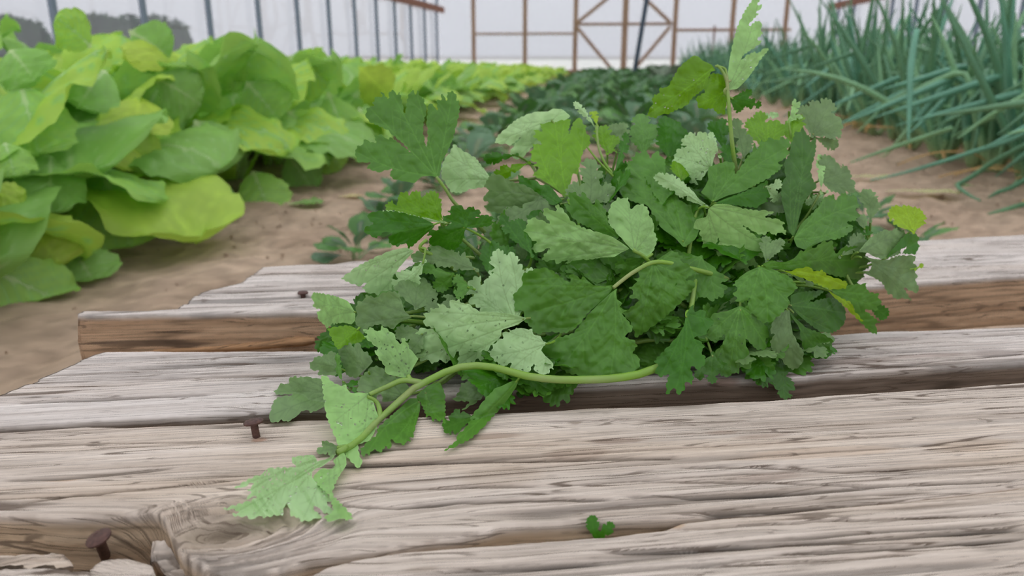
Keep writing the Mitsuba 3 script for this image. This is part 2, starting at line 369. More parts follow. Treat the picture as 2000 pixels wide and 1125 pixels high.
def wood(s, t, pal, seed, cracks=(), stains=(), knot=False, crackiness=1.0):
    """Height (m) and colour of weathered wood at plank coordinates."""
    g = grain(s, t, knot)
    broad = f2(s * 5, g * 90, 3, seed)
    mid = f2(s * 14, g * 420, 3, seed + 1)
    fine = f2(s * 45, g * 1500, 2, seed + 2)
    wob = 0.0012 * (f2(s * 22, t * 30, 3, seed + 9) - 0.5) + 0.0009 * (n2(s * 110, t * 60, seed + 8) - 0.5)
    c1 = np.exp(-((n2(s * 6, g * 150 + wob * 100, seed + 3) - .5) / .045) ** 2) * sstep(.50, .62, n2(s * 10 + 50, g * 55, seed + 4))
    c2 = np.exp(-((n2(s * 17, g * 420, seed + 5) - .5) / .11) ** 2) * sstep(.48, .7, n2(s * 22 + 9, g * 120, seed + 6))
    c1, c2 = c1 * crackiness, c2 * crackiness
    big = np.zeros_like(s)
    for pix, w, a in cracks:
        q = st_line(pix)
        tp = np.interp(s, q[:, 0], q[:, 1]) + wob
        end = sstep(q[0, 0] - .002, q[0, 0] + .012, s) * (1 - sstep(q[-1, 0] - .012, q[-1, 0] + .002, s))
        ww = w * (0.45 + 1.1 * n2(s * 60, t * 0 + w * 1e4, 77))
        big = np.maximum(big, a * end * np.exp(-((t - tp) / ww) ** 2))
    h = 0.0008 * (broad - .5) + 0.0006 * (mid - .5) + 0.00028 * (fine - .5) - 0.0013 * c1 - 0.0005 * c2 - 0.0030 * big
    lo, hi, tint = (np.asarray(x) for x in pal)
    k = np.clip(.5 + .85 * (mid - .5) + .8 * (broad - .5) + .3 * (fine - .5), 0, 1)[..., None]
    col = lo * (1 - k) + hi * k
    warm = sstep(.5, .75, f2(s * 3.3, g * 38, 3, seed + 7))[..., None]
    col = col * (1 - .55 * warm) + col * tint * 1.0 * (.55 * warm)
    col = col * (1 - .5 * c1 - .25 * c2 - .8 * big)[..., None]
    col = col * (0.86 + .28 * fine)[..., None]
    for px, py, rx, ry, a, tone in stains:
        o = st_of(px, py)
        sx = np.linalg.norm(st_of(px + rx, py) - o); sy = np.linalg.norm(st_of(px, py + ry) - o)
        d = np.sqrt(((s - o[0]) / sx) ** 2 + ((t - o[1]) / sy) ** 2) + 0.9 * (f2(s * 40, t * 200, 3, seed + 12) - .5)
        col = col * (1 - a * (1 - sstep(.55, 1.05, d))[..., None] * (1 - np.asarray(tone)))
    if knot:
        ds, dt = (s - KNOT[0]) / 0.034, (t - KNOT[1]) / 0.017
        r = np.sqrt(ds ** 2 + dt ** 2)
        h = h + 0.0022 * np.exp(-((r - 1.15) / .45) ** 2) + .0009 * np.sin(r * 26 + 5 * f2(s * 60, t * 60, 2, 3)) * np.exp(-((r - .9) / .6) ** 2) - 0.0012 * np.exp(-(r / .7) ** 2) + .007 * np.exp(-(r / 1.1) ** 2) * (f2(s * 120, t * 160, 4, 8) - .5)
        pit = np.exp(-(((s - KNOT[0] - .004) / .009) ** 2 + ((t - KNOT[1] - .002) / .005) ** 2))
        h = h - .002 * pit
        ring = .8 + .3 * n2(r * 16, ds * 2, 5)
        dark = (np.exp(-(r / (.35 + .55 * f2(s * 70, t * 120, 3, 19))) ** 3))[..., None]
        lines = (np.clip(np.sin(r * 30 + 7 * f2(s * 50, t * 90, 3, 3)), 0, 1) ** 3 * np.exp(-((r - .95) / .55) ** 2))[..., None]
        col = col * (1 - .45 * lines)
        col = col * (1 - dark) + dark * lin(158, 142, 122) * ((.62 + .65 * f2(s * 190, t * 190, 4, 9)) * (1 - .45 * pit) * ring * .9)[..., None]
    return h, np.clip(col, 0.01, 0.9)

def plank(parent, front, back, s_right, left, pal, face_pal, seed, ds=0.0017, dt=0.0005, thick=0.040, label=None, slope=0.0, **kw):
    """front, back: functions of s; left: (v, s) pairs of the broken left end."""
    lv, ls = np.array(left).T
    width = np.median(back(np.linspace(-.1, .3, 9)) - front(np.linspace(-.1, .3, 9)))
    nv = int(width / dt)
    vt = np.r_[0, np.linspace(0, 1, nv) ** 1.0][1:]
    df = np.r_[np.linspace(thick, .0045, 30), .0032, .0022, .0013, .0006]
    db = np.array([.001, .003, .007, .015, .027, thick])
    V_ = np.r_[0 * df, vt, 0 * db + 1]; D = np.r_[df, 0 * vt, db]
    nu = int((s_right - ls.min()) / ds)
    wig = np.interp(V_, lv, ls) + .004 * (meshkit.fbm(np.stack([V_ * 25, D * 90, 0 * V_], -1), 3, seed) - .5)
    U = np.linspace(0, 1, nu)[:, None]
    S = wig[None] + (s_right - wig[None]) * U
    tf, tb = front(S), back(S)
    r = .0018
    edge = .0042 * (f2(S * 42, S * 0 + 1, 4, seed + 20) - .5)
    tf = tf + edge; tb = tb + .003 * (f2(S * 34, S * 0 + 5, 4, seed + 21) - .5)
    Tt = tf + (tb - tf) * V_[None]
    isf, isb = np.arange(len(V_)) < len(df), np.arange(len(V_)) >= len(df) + nv
    rnd = np.where(D < r, r - np.sqrt(np.clip(r * r - (r - D) ** 2, 0, None)), 0)
    rough = .0030 * (f2(S * 26, D[None] * 160 + 0 * S, 4, seed + 30) - .5) * sstep(.001, .008, D)[None]
    Tt = Tt + isf[None] * (rnd[None] - r + rough) - isb[None] * (rnd[None] - r + rough)
    h, col = wood(S, np.where(isf[None], tf, np.where(isb[None], tb, Tt)), pal, seed, **kw)
    fade = np.where(isf | isb, 0, 1)[None] * np.ones_like(S)
    Z = TOP + np.where(D[None] > 0, h * (1 - sstep(0, .006, D))[None] - D[None], h)
    lo, hi = face_pal
    k1 = f2(S * 10, D[None] * 420 + 0 * S, 4, seed + 31)[..., None]; k2 = f2(S * 40, D[None] * 1300 + 0 * S, 2, seed + 32)[..., None]
    fc = (lo * (1 - k1) + hi * k1) * (.72 + .5 * k2)
    fc = fc * (1 - .45 * np.exp(-((n2(S * 8, D[None] * 260 + 0 * S, seed + 33) - .5) / .05) ** 2))[..., None]
    wgt = (sstep(.0015, .006, D)[None] * np.ones_like(S))[..., None]
    col = col * (1 - wgt) + fc * wgt
    P = np.stack([S * PE[0] + Tt * PN[0], S * PE[1] + Tt * PN[1], Z], -1)
    cap = P[0].copy(); cap[:, 2] = np.minimum(cap[:, 2], TOP - thick)
    mid_ = P[0].copy(); mid_[:, 2] = np.maximum(TOP - .02, TOP - D - .02).clip(TOP - thick, None); mid_[:, :2] -= PE * .001
    P = np.concatenate([cap[None], mid_[None], P]); ec = np.tile(fc[:1].mean(1, keepdims=True) * .9, (2, P.shape[1], 1))
    col = np.concatenate([ec * (.8 + .4 * meshkit.fbm(P[:2] * 300, 3, 2))[..., None], col])
    k = put(parent, 'plank', mikit.ply((P.reshape(-1, 3), grid_faces(P.shape[0], P.shape[1])), 'm_wood', True, color=np.clip(col.reshape(-1, 3), .01, .9)))
    if label: tag(k, label)
    return k

pallet = 'wooden_pallet'
labels[pallet] = {'label': 'weathered grey wooden pallet of four planks carrying the coriander bunch', 'category': 'pallet'}
GREY = (lin(172, 156, 140), lin(230, 218, 205), (1.03, .96, .86))
PALE = (lin(172, 160, 150), lin(230, 222, 214), (1.03, .97, .90))
FACE_B = (lin(164, 132, 104), lin(224, 190, 156))
FACE_D = (lin(98, 84, 72), lin(150, 132, 116))
FACE_T = (lin(176, 150, 122), lin(224, 202, 172))
sl = math.tan(0)

f1 = line_fn([(-120, 1000), (0, 1000), (150, 1006), (250, 1004), (312, 1004), (330, 1020), (342, 1048), (362, 1080), (400, 1106), (450, 1118), (540, 1112), (620, 1090), (700, 1074), (800, 1058), (900, 1044), (955, 1031), (975, 1024), (1100, 1017), (1330, 1004), (1500, 996), (1700, 981), (2000, 946)])
b1 = line_fn([(-100, 850), (0, 846), (170, 834), (250, 836), (500, 825), (760, 818), (1000, 805), (1250, 795), (1500, 784), (1640, 772), (2000, 748)])
cr1 = [([(0, 872), (200, 866), (420, 862)], .0006, .6), ([(0, 938), (120, 934), (350, 912)], .0009, .9), ([(0, 986), (160, 966), (330, 950), (470, 936)], .0007, .8),
       ([(560, 912), (690, 905), (850, 903), (1080, 897), (1340, 892)], .0013, 1.0), ([(670, 952), (800, 956), (930, 950), (1060, 949)], .0008, .9),
       ([(640, 990), (780, 993), (900, 980), (1010, 977), (1210, 974)], .0009, 1.0), ([(1210, 970), (1450, 966), (1560, 962), (1700, 950), (2000, 935)], .0010, .9),
       ([(1350, 1000), (1500, 994), (1640, 988), (1760, 984), (1900, 980)], .0011, 1.0), ([(1310, 912), (1500, 914), (1650, 922), (1800, 912), (2000, 902)], .0007, .8),
       ([(1250, 940), (1450, 942), (1700, 948), (1850, 945)], .0006, .7), ([(1050, 822), (1300, 818)], .0005, .6), ([(700, 876), (850, 872), (1110, 868)], .0005, .5)]
st1 = [(980, 932, 95, 24, .42, (.72, .66, .58)), (1205, 861, 62, 7, .6, (.5, .42, .4)), (1120, 886, 80, 12, .5, (.55, .48, .44)), (955, 852, 75, 7, .6, (.5, .42, .38)),
       (1412, 844, 40, 6, .5, (.6, .5, .45)), (1480, 852, 70, 5, .5, (.6, .5, .45)), (1640, 972, 70, 8, .4, (.6, .58, .55)), (1600, 884, 220, 11, .4, (.8, .66, .52)),
       (1900, 868, 110, 14, .4, (.8, .68, .55)), (1500, 928, 90, 7, .4, (.6, .5, .48)), (120, 936, 45, 5, .55, (.8, .55, .3)), (1900, 988, 70, 7, .8, (1.05, .72, .38)), (300, 830, 40, 5, .3, (.8, .6, .5)), (1123, 825, 14, 5, .6, (.4, .35, .3)), (505, 858, 16, 4, .6, (.7, .42, .3))]
plank(pallet, f1, b1, .62, [(0, -.40), (1, -.46)], GREY, FACE_T, 1, ds=.0015, dt=.00042, cracks=cr1, stains=st1, knot=True,
      label='broad grey plank with a swirled knot at its broken front edge')

f2_ = line_fn([(0, 829), (300, 812), (600, 794), (1010, 753), (1300, 742), (1500, 735), (1700, 722), (2000, 704)])
b2 = line_fn([(200, 688), (620, 686), (1000, 678), (1640, 655), (1720, 648), (2000, 638)])
cr2 = [([(30, 786), (200, 780), (420, 770)], .0012, .8), ([(1450, 725), (1700, 716), (2000, 690)], .0009, .8), ([(1600, 700), (1800, 684)], .0008, .6), ([(430, 712), (600, 704)], .0009, .6)]
st2 = [(1640, 706, 130, 8, .55, (.45, .38, .36)), (1800, 694, 120, 4, .5, (.6, .5, .48)), (1290, 748, 180, 5, .8, (.5, .28, .2)), (1530, 742, 30, 4, .9, (1.0, .55, .28)), (1750, 662, 60, 5, .45, (.55, .5, .5)), (1950, 690, 60, 8, .5, (.5, .46, .46))]
plank(pallet, f2_, b2, .70, [(0, -.42), (.30, st_of(0, 757)[0]), (.55, st_of(95, 722)[0]), (.8, st_of(150, 702)[0]), (1, st_of(200, 688)[0])], PALE, FACE_D, 40, ds=.002, dt=.00055, cracks=cr2, stains=st2,
      label='pale grey plank under the middle of the coriander bunch')

f3 = line_fn([(150, 613), (345, 610), (620, 607), (1000, 595), (1700, 556), (2000, 536)])
b3 = line_fn([(480, 524), (700, 510), (1000, 500), (1800, 470), (2000, 458)])
cr3 = [([(430, 592), (640, 588)], .0012, .5)]
st3 = [(590, 574, 12, 4, .6, (.4, .35, .3)), (640, 540, 60, 20, .25, (.8, .76, .74))]
plank(pallet, f3, b3, .80, [(0, st_of(150, 613)[0]), (.05, st_of(160, 612)[0]), (.07, st_of(340, 606)[0]), (.12, st_of(352, 600)[0]), (.42, st_of(400, 562)[0]), (.62, st_of(470, 552)[0]), (.8, st_of(496, 530)[0]), (1, st_of(515, 520)[0])],
      PALE, FACE_B, 80, ds=.0022, dt=.0009, cracks=cr3, stains=st3, thick=.046, label='farthest plank with a brown freshly split front face')

f0 = lambda s: b0(s) - .095
b0 = line_fn([(560, 1135), (600, 1126), (640, 1109), (700, 1096), (800, 1079), (970, 1063), (1100, 1056), (1200, 1049), (1298, 1038), (1335, 1023), (1500, 1007), (1700, 988), (2000, 954)])
cr0 = [([(840, 1118), (1000, 1106), (1180, 1098)], .0008, .8), ([(1160, 1078), (1400, 1068), (1600, 1058), (1850, 1040), (2000, 1028)], .0011, 1.0), ([(1500, 1083), (1700, 1072), (2000, 1052)], .0009, .9),
       ([(1330, 1108), (1600, 1096), (1800, 1080)], .0006, .7), ([(1300, 1034), (1600, 1018), (2000, 1003)], .0006, .6)]
plank(pallet, f0, b0, .58, [(0, st_of(640, 1200)[0]), (1, st_of(575, 1135)[0])], GREY, FACE_T, 120, ds=.0017, dt=.00045, cracks=cr0, stains=[(820, 1112, 40, 5, .5, (.5, .45, .4)), (1320, 1026, 20, 6, .7, (1.0, .8, .6))],
      label='nearest plank along the bottom edge with long drying cracks')

def chunk(poly, top, thick, pal, seed, lift=None):
    """A broken piece of board: outline in plank coordinates."""
    P = Polygon(poly).buffer(.0004).buffer(-.0004)
    L = P.exterior.length; nb = int(L / .0016)
    b = np.array([P.exterior.interpolate(i / nb, normalized=True).coords[0] for i in range(nb)])
    b = b + .0022 * (np.stack([n2(b[:, 0] * 300, b[:, 1] * 300, seed), n2(b[:, 0] * 300, b[:, 1] * 300, seed + 1)], 1) - .5) * 2
    x0, y0, x1, y1 = P.bounds
    gx, gy = np.meshgrid(np.arange(x0, x1, .0014), np.arange(y0, y1, .0008)); gx, gy = gx.ravel(), gy.ravel()
    ok = shapely.contains_xy(P.buffer(-.0012), gx, gy)
    q = np.vstack([b, np.stack([gx[ok], gy[ok]], 1)])
    t = Delaunay(q).simplices
    cen = q[t].mean(1)
    t = t[shapely.contains_xy(P.buffer(.0004), cen[:, 0], cen[:, 1])]
    a = q[t]; cr = (a[:, 1, 0] - a[:, 0, 0]) * (a[:, 2, 1] - a[:, 0, 1]) - (a[:, 1, 1] - a[:, 0, 1]) * (a[:, 2, 0] - a[:, 0, 0])
    t[cr < 0] = t[cr < 0][:, ::-1]
    h, col = wood(q[:, 0], q[:, 1], pal, seed, crackiness=1.0)
    z = top + h * 2.4 + .0045 * (meshkit.fbm(np.stack([q[:, 0] * 90, q[:, 1] * 260, 0 * q[:, 0]], -1), 4, seed) - .5) + (lift(q) if lift else 0)
    V = np.stack([q[:, 0] * PE[0] + q[:, 1] * PN[0], q[:, 0] * PE[1] + q[:, 1] * PN[1], z], 1)
    rings, F, C = [V], [t], [col]
    n = len(q); i = np.arange(nb); j = (i + 1) % nb; prev = i
    off = n
    base = 0
    for d in (.003, .009, .018, thick):
        w = V[:nb].copy(); w[:, 2] -= d; w[:, :2] += .0015 * (meshkit.noise(w * 260, seed)[:, None] - .5)
        rings.append(w); C.append(np.clip(lin(170, 142, 112) * (.5 + .8 * meshkit.fbm(w * 220, 3, seed)[:, None]), .01, .9))
        F += [np.stack([base + i, off + i, off + j], 1), np.stack([base + i, off + j, base + j], 1)]
        base = off; off += nb
    return mikit.ply((np.vstack(rings), np.vstack(F)), 'm_wood', 50) if False else mikit.ply((np.vstack(rings), np.vstack(F)), 'm_wood', True, color=np.vstack(C))

for n_, (pix, z, th) in enumerate((
        ([(-60, 1080), (60, 1078), (128, 1084), (142, 1098), (132, 1108), (60, 1103), (-60, 1102)], .216, .03),
        ([(-60, 1109), (40, 1108), (120, 1112), (168, 1120), (200, 1160), (-60, 1170)], .2165, .034),
        ([(172, 1116), (196, 1096), (236, 1087), (268, 1094), (296, 1114), (330, 1160), (205, 1165)], .2165, .034),
        ([(298, 1056), (318, 1060), (345, 1088), (384, 1114), (424, 1136), (460, 1168), (405, 1168), (352, 1138), (318, 1108), (294, 1082)], .2120, .03))):
    k = put(pallet, 'splinter', chunk([st_of(*p, z) for p in pix], z, th, GREY, 200 + 7 * n_))

# the step of split wood in the long gap
P = [st_of(*p, .206) for p in [(935, 1040), (1000, 1036), (1180, 1028), (1200, 1046), (1000, 1064), (930, 1072)]]
k = put(pallet, 'splinter', chunk(P, .2065, .02, (lin(140, 112, 88), lin(196, 166, 136), (1, .95, .85)), 260)); tag(k, 'brown splintered ledge in the gap')
P = [st_of(*p, .204) for p in [(1190, 1022), (1330, 1012), (1325, 1034), (1230, 1052), (1185, 1048)]]
k = put(pallet, 'splinter', chunk(P, .2035, .02, (lin(130, 104, 82), lin(176, 146, 116), (1, .95, .85)), 270))
# a raised splinter along the brown front face of the far plank
A = [at_depth(*p, .47) for p in [(330, 684), (450, 680), (560, 670), (612, 664)]]
fy = lambda px, py: None
q = []
for px, py in [(300, 686), (400, 682), (500, 675), (570, 668), (616, 664)]:
    d = ray(px, py); s0 = st_of(px, 610)[0]; tt = f3(s0) - .0015
    # the face is the upright plane across PN at tt
    lam = (tt - C0[:2] @ PN) / (d[:2] @ PN); q.append(C0 + d * lam)
k = put(pallet, 'splinter', mikit.ply(tube(smooth_path(q, 14), np.r_[np.linspace(.0012, .0042, 13), .002], 8, .12), 'm_wood', 50, ) if False else
        mikit.ply(tube(smooth_path(q, 14), np.r_[np.linspace(.0012, .0040, 13), .0022], 8, .12), 'm_wood', True, color=np.tile(lin(186, 146, 108), (14 * 8 + 2, 1)) * (.75 + .5 * meshkit.fbm(tube(smooth_path(q, 14), np.r_[np.linspace(.0012, .0040, 13), .0022], 8, .12)[0] * 200, 3, 1))[:, None]))
tag(k, 'orange brown raised splinter')

# bearers under the planks
for s in (-.16, .38):
    A = np.array([*(PE * s + PN * .20), .088]); B = np.array([*(PE * s + PN * .76), .088])
    v, f = beam(A, B, .07, .176, (PE[0], PE[1], 0))
    put(pallet, 'bearer', mikit.ply((v, f), 'm_wood', False, color=np.tile(lin(140, 120, 98), (len(v), 1))))

# nails
def nail(foot, head, r_head, r_shaft, tiltn=None):
    ax = unit(head - foot)
    shaft = tube(np.linspace(foot - ax * .012, head, 6), r_shaft, 12)
    prof = np.array([[0, .0012], [r_head * .5, .0011], [r_head * .85, .0007], [r_head, .0001], [r_head * .97, -.0007], [r_head * .55, -.0010], [r_shaft, -.0016]])
    n = 20
    ez = unit(tiltn) if tiltn is not None else ax
    exx = unit(np.cross(ez, [.3, .8, .1])); eyy = np.cross(ez, exx)
    a = np.arange(n) * 2 * math.pi / n
    V = np.vstack([head + (np.cos(a) * r * (1 + .05 * np.sin(2 * a + 1)))[:, None] * exx + (np.sin(a) * r)[:, None] * eyy + ez * z for r, z in prof])
    return join([shaft, (V, grid_faces(len(prof), n)), (V, np.vstack([np.stack([np.arange(len(prof) - 1) * n + n - 1, np.arange(1, len(prof)) * n + n - 1, np.arange(1, len(prof)) * n], 1), np.stack([np.arange(len(prof) - 1) * n + n - 1, np.arange(1, len(prof)) * n, np.arange(len(prof) - 1) * n], 1)]))])
foot = on_z(501, 853, TOP); head = foot + np.array([-.0012, .0008, .0078])
k = put(pallet, 'nail', mikit.ply(nail(foot, head, .0049, .0019), 'm_rust', 40)); tag(k, 'rusty nail standing proud beside the left coriander leaves')
foot = on_z(205, 1084, .200); head = on_z(192, 1050, .2215)
k = put(pallet, 'nail', mikit.ply(nail(foot, head, .0049, .0021, (-.25, -.25, 1)), 'm_rust', 40)); tag(k, 'bent rusty nail over the dark hole at the near left corner')
foot = on_z(592, 578, TOP); head = foot + np.array([0, 0, .0028])
k = put(pallet, 'nail', mikit.ply(nail(foot, head, .0042, .002), 'm_rust', 40)); tag(k, 'small dark nail head on the farthest plank')

# ------------------------------------------------------------------ broad leaves for the beds
def broad_leaf(L, W, nu, nv, e0, bend, fold, ruffle, seed, pet=0.22, twist=0.0, tip=0.75, side_droop=0.0):
    """A leaf from its foot at the origin: spine in the yz plane, elevation e0 (deg) bending by `bend` (deg) to the tip. Returns vertices, faces, (u, v)."""
    s = 1 - (1 - np.linspace(0, 1, nu)) ** 1.5; el = np.radians(e0 - bend * s ** 1.4)
    y = np.r_[0, np.cumsum(np.cos(el[:-1]) * np.diff(s))] * L; z = np.r_[0, np.cumsum(np.sin(el[:-1]) * np.diff(s))] * L
    b = np.clip((s - pet) / (1 - pet), 0, 1)
    w = W / 2 * np.sin(math.pi / 2 * np.clip(b / .62, 0, 1)) ** .8 * np.sqrt(np.clip(1 - (np.clip((b - .55) / .45, 0, 1)) ** 3.2, 0, 1))
    w = np.maximum(w, L * .018 * (1 - b)) + 0.0005
    c = np.linspace(-1, 1, nv)
    S, Cc = np.meshgrid(s, c, indexing='ij')
    lob = 1 + .13 * (meshkit.fbm(np.stack([S * 13, np.sign(Cc) * 3 + 0 * S, 0 * S], -1), 2, seed) - .5) * 2
    Xw = Cc * w[:, None] * lob
    B = np.stack([np.interp(S, s, b)], 0)[0]
    edge = np.abs(Cc) ** 2
    off = -fold * np.abs(Xw) - side_droop * Xw ** 2 / max(W, 1e-6) + ruffle * edge * (meshkit.fbm(np.stack([S * 9, np.sign(Cc) * 7 + Cc, 0 * S + seed], -1), 3, seed) - .5) * 2.6 * B \
        + .55 * ruffle * (meshkit.fbm(np.stack([S * 14, Cc * 5, 0 * S], -1), 2, seed + 1) - .5) * B
    ny, nz = -np.sin(el)[:, None], np.cos(el)[:, None]
    tw = np.radians(twist) * S
    V = np.stack([Xw * np.cos(tw) - off * np.sin(tw), y[:, None] + (off * np.cos(tw) + Xw * np.sin(tw)) * ny, z[:, None] + (off * np.cos(tw) + Xw * np.sin(tw)) * nz], -1)
    return V.reshape(-1, 3), grid_faces(nu, nv), S, Cc, B

def leaf_colors(S, Cc, B, base, rib, seed, yellow=None, vein_n=7):
    n = meshkit.fbm(np.stack([S * 7, Cc * 4, 0 * S], -1), 3, seed)[..., None]
    col = np.asarray(base) * (.82 + .36 * n)
    if yellow is not None:
        col = col * .62 + np.asarray(yellow) * .38 * (.82 + .36 * n)
        rib = np.clip(col.mean((0, 1)) * 1.45, 0, .9)
    mid = np.exp(-(Cc / (.03 + .16 * (1 - B) ** 3)) ** 2)[..., None] * (1 - .7 * B)[..., None]
    side = np.exp(-((((S - .42 * np.abs(Cc)) * vein_n) % 1 - .5) / .10) ** 2)[..., None] * (np.abs(Cc) < .85)[..., None] * (B > .02)[..., None]
    col = col * (1 - .34 * side) + np.asarray(rib) * .34 * side
    stem = sstep(.12, 0, B)[..., None]
    k = np.clip(mid * .8 + stem, 0, 1)
    return np.clip(col * (1 - k) + np.asarray(rib) * k, .005, .95).reshape(-1, 3)

LET = [lin(160, 206, 98), lin(170, 210, 92), lin(144, 194, 94), lin(176, 212, 92)]
RIB = lin(206, 222, 170)
def lettuce_proto(i, fine):
    rng = np.random.default_rng(300 + i)
    nu, nv = (30, 21) if fine else (11, 7)
    kind = i % 3
    e0, bend = ((78, 70), (62, 105), (40, 88))[kind]
    V, F, S, Cc, B = broad_leaf(.33 + .05 * rng.random(), (.19 + .04 * rng.random()), nu, nv, e0 + rng.uniform(-6, 6), bend + rng.uniform(-15, 15), rng.uniform(-.1, .25), .030, 40 + i, .25, rng.uniform(-25, 25), .8)
    return V, F, leaf_colors(S, Cc, B, LET[i % 4], RIB, i, lin(186, 208, 90) if i % 4 == 1 else None)

lettuce_raw = {fine: [lettuce_proto(i, fine) for i in range(12)] for fine in (True, False)}
lettuce_leaf = {fine: [green(q[:2], 'm_lettuce', q[2]) for q in lettuce_raw[fine]] for fine in (True, False)}

def bundle(parts):
    """Several (verts, faces, colours, matrix) as one mesh."""
    V, F, C, n = [], [], [], 0
    for v, f, c, m in parts:
        m = np.asarray(m, float); V.append(v @ m[:3, :3].T + m[:3, 3]); F.append(f + n); C.append(c); n += len(v)
    return np.vstack(V), np.vstack(F), np.vstack(C)

def rosette(rng, n, protos, smin, smax, r0=.02):
    """(proto index, matrix) of n leaves about the origin: upright ones inside, spreading ones outside."""
    out = []
    for j in range(n):
        ring = j / n
        kind = 0 if ring < .3 else (1 if ring < .7 else 2)
        p = kind + 3 * rng.integers(0, protos // 3)
        out.append((int(p), pose([r0 * math.cos(j * 2.4), r0 * math.sin(j * 2.4), 0], math.degrees(j * 2.399) + rng.uniform(-20, 20), rng.uniform(smin, smax))))
    return out

def bed_height(y):
    return float(np.interp(y, [0, 5, 11, 17.5], [1.0, .95, .72, .45]))

rng = np.random.default_rng(5)
far_heads = []
for q in range(5):
    parts = [(*lettuce_raw[False][p][:2], lettuce_raw[False][p][2] * np.array([1.12, 1.06, .8]), m) for p, m in rosette(rng, 11, 12, .85, 1.1)]
    v, f, c = bundle(parts)
    far_heads.append(green((v, f), 'm_lettuce', c))

greens = []           # near plants (key, position) that the leaves along the path belong to
for r, x in enumerate((-1.28, -1.66, -2.05, -2.5, -2.95)):
    y = .95 + .13 * r
    while y < 17.3:
        px, py_ = x + rng.uniform(-.05, .05), y + rng.uniform(-.05, .05)
        s = bed_height(y) * rng.uniform(1.2, 1.4) * (1.0 if r == 0 else 1.08) * (1.14 if y < 3 else 1)
        t = 'leafy_green_plant' if not greens else f'leafy_green_plant_{len(greens):03d}'
        near = y < 3.4
        labels[t] = {'label': 'pale green broad leaved plant in the long bed on the left' if r or not near else f'pale green plant at the path edge of the left bed, {ordinals[len(greens)]} from the camera', 'category': 'leafy plant',
                     'group': 'leafy plants of the left bed' if r or not near else 'leafy plants along the path'}
        base = pose([px, py_, 0.0], rng.uniform(0, 360), s)
        if y < 7.5:
            n = 13 if near else 10
            for p, m in rosette(rng, n, 12, .85, 1.12):
                put(t, 'leaf', place(lettuce_leaf[near][p], base @ m))
        else:
            put(t, 'foliage', place(far_heads[rng.integers(0, 5)], base))
        greens.append((t, np.array([px, py_]), near))
        y += .36 if y < 8 else .5

# leaves that hang over the path, each given its foot and tip
def path_side(px, py):
    d = ray(px, py)                                      # the leaning face of the bed: x = -0.95 - 0.42 z
    lam = (-.95 - .42 * EYE_H - C0[0]) / (d[0] + .42 * d[2])
    return C0 + d * lam

def hung_leaf(a, b, w, col, rib, seed, arch, ruf=.02, side=.5, yellow=None, face=None, fold=0.0, nu=30, nv=21, over=.10):
    """A blade from point a to point b, w wide, bulging `arch` towards the side `face` it shows."""
    a, b = np.asarray(a, float), np.asarray(b, float)
    d = b - a; L = np.linalg.norm(d); ey = d / L
    face = unit(C0 - (a + b) / 2 + [0, 0, .5]) if face is None else unit(face)
    ez = unit(face - ey * (face @ ey)); exx = np.cross(ey, ez)
    V, F, S, Cc, B = broad_leaf(1.0, w / L, nu, nv, 0, 0, fold, ruf / L, seed, .03, 0, .85, side)
    P = V.reshape(nu, nv, 3).copy()
    P[..., 2] += arch / L * np.sin(math.pi * S * .9 + .2) - over * S ** 2.2 * 0
    P = P.reshape(-1, 3) * L
    W = a + P[:, :1] * exx + P[:, 1:2] * ey + P[:, 2:] * ez
    W[:, 2] = np.maximum(W[:, 2], .006)
    c = leaf_colors(S, Cc, B, col, rib, seed, yellow, 6)
    return W, F, c

YEL = lin(196, 206, 84)
HUNG = [((196, 325), (256, 484), 172, 0, 3, None), ((338, 335), (383, 470), 112, 2, 2, None), ((494, 335), (528, 417), 108, 0, 2, None), ((418, 355), (448, 432), 66, 2, 1, None),
        ((40, 415), (118, 520), 160, 1, 2, YEL), ((-40, 520), (150, 606), 150, 0, 1.5, None), ((40, 165), (76, 300), 150, 0, 1, None), ((272, 190), (264, 264), 128, 3, 1, YEL),
        ((205, 140), (150, 214), 100, 2, 2, None), ((380, 235), (446, 330), 112, 2, 2, None), ((480, 160), (545, 234), 132, 0, 2, None), ((560, 215), (645, 292), 90, 1, 1.5, None),
        ((350, 110), (238, 112), 60, 3, 2, YEL), ((100, 300), (98, 416), 122, 2, 2, None), ((300, 150), (392, 205), 110, 2, 2, None), ((10, 280), (30, 345), 80, 0, 1, None), ((-30, 370), (45, 400), 70, 1, 1, YEL),
        ((140, 480), (185, 556), 120, 2, 1, None), ((640, 180), (690, 305), 90, 0, 2, None), ((176, 92), (112, 36), 80, 1, 1.5, None), ((200, 255), (310, 320), 90, 2, 1.2, YEL), ((330, 330), (200, 300), 50, 3, 1, YEL),
        ((560, 300), (612, 372), 80, 2, 1.5, None), ((600, 255), (668, 330), 80, 1, 1.5, None), ((700, 210), (742, 285), 70, 0, 1.5, None), ((430, 90), (500, 150), 120, 0, 2, None), ((250, 60), (330, 110), 110, 2, 2, None),
        ((20, 100), (70, 160), 110, 2, 2, None), ((560, 110), (640, 165), 110, 1, 2, None), ((700, 130), (760, 190), 90, 3, 2, YEL)]
for i, (a, b, w, tone, arch, yel) in enumerate(HUNG):
    A, B_ = path_side(*a), path_side(*b)
    A = A + unit(A - C0) * .05
    z = (A - C0) @ FW
    V, F, c = hung_leaf(A, B_, w * z / FPX, LET[tone], RIB, 500 + i, arch * .008, .014, .35, yel)
    t = min((g for g in greens if g[2]), key=lambda g: np.linalg.norm(g[1] - A[:2]))[0]
    put(t, 'leaf', green((V, F), 'm_lettuce', c))

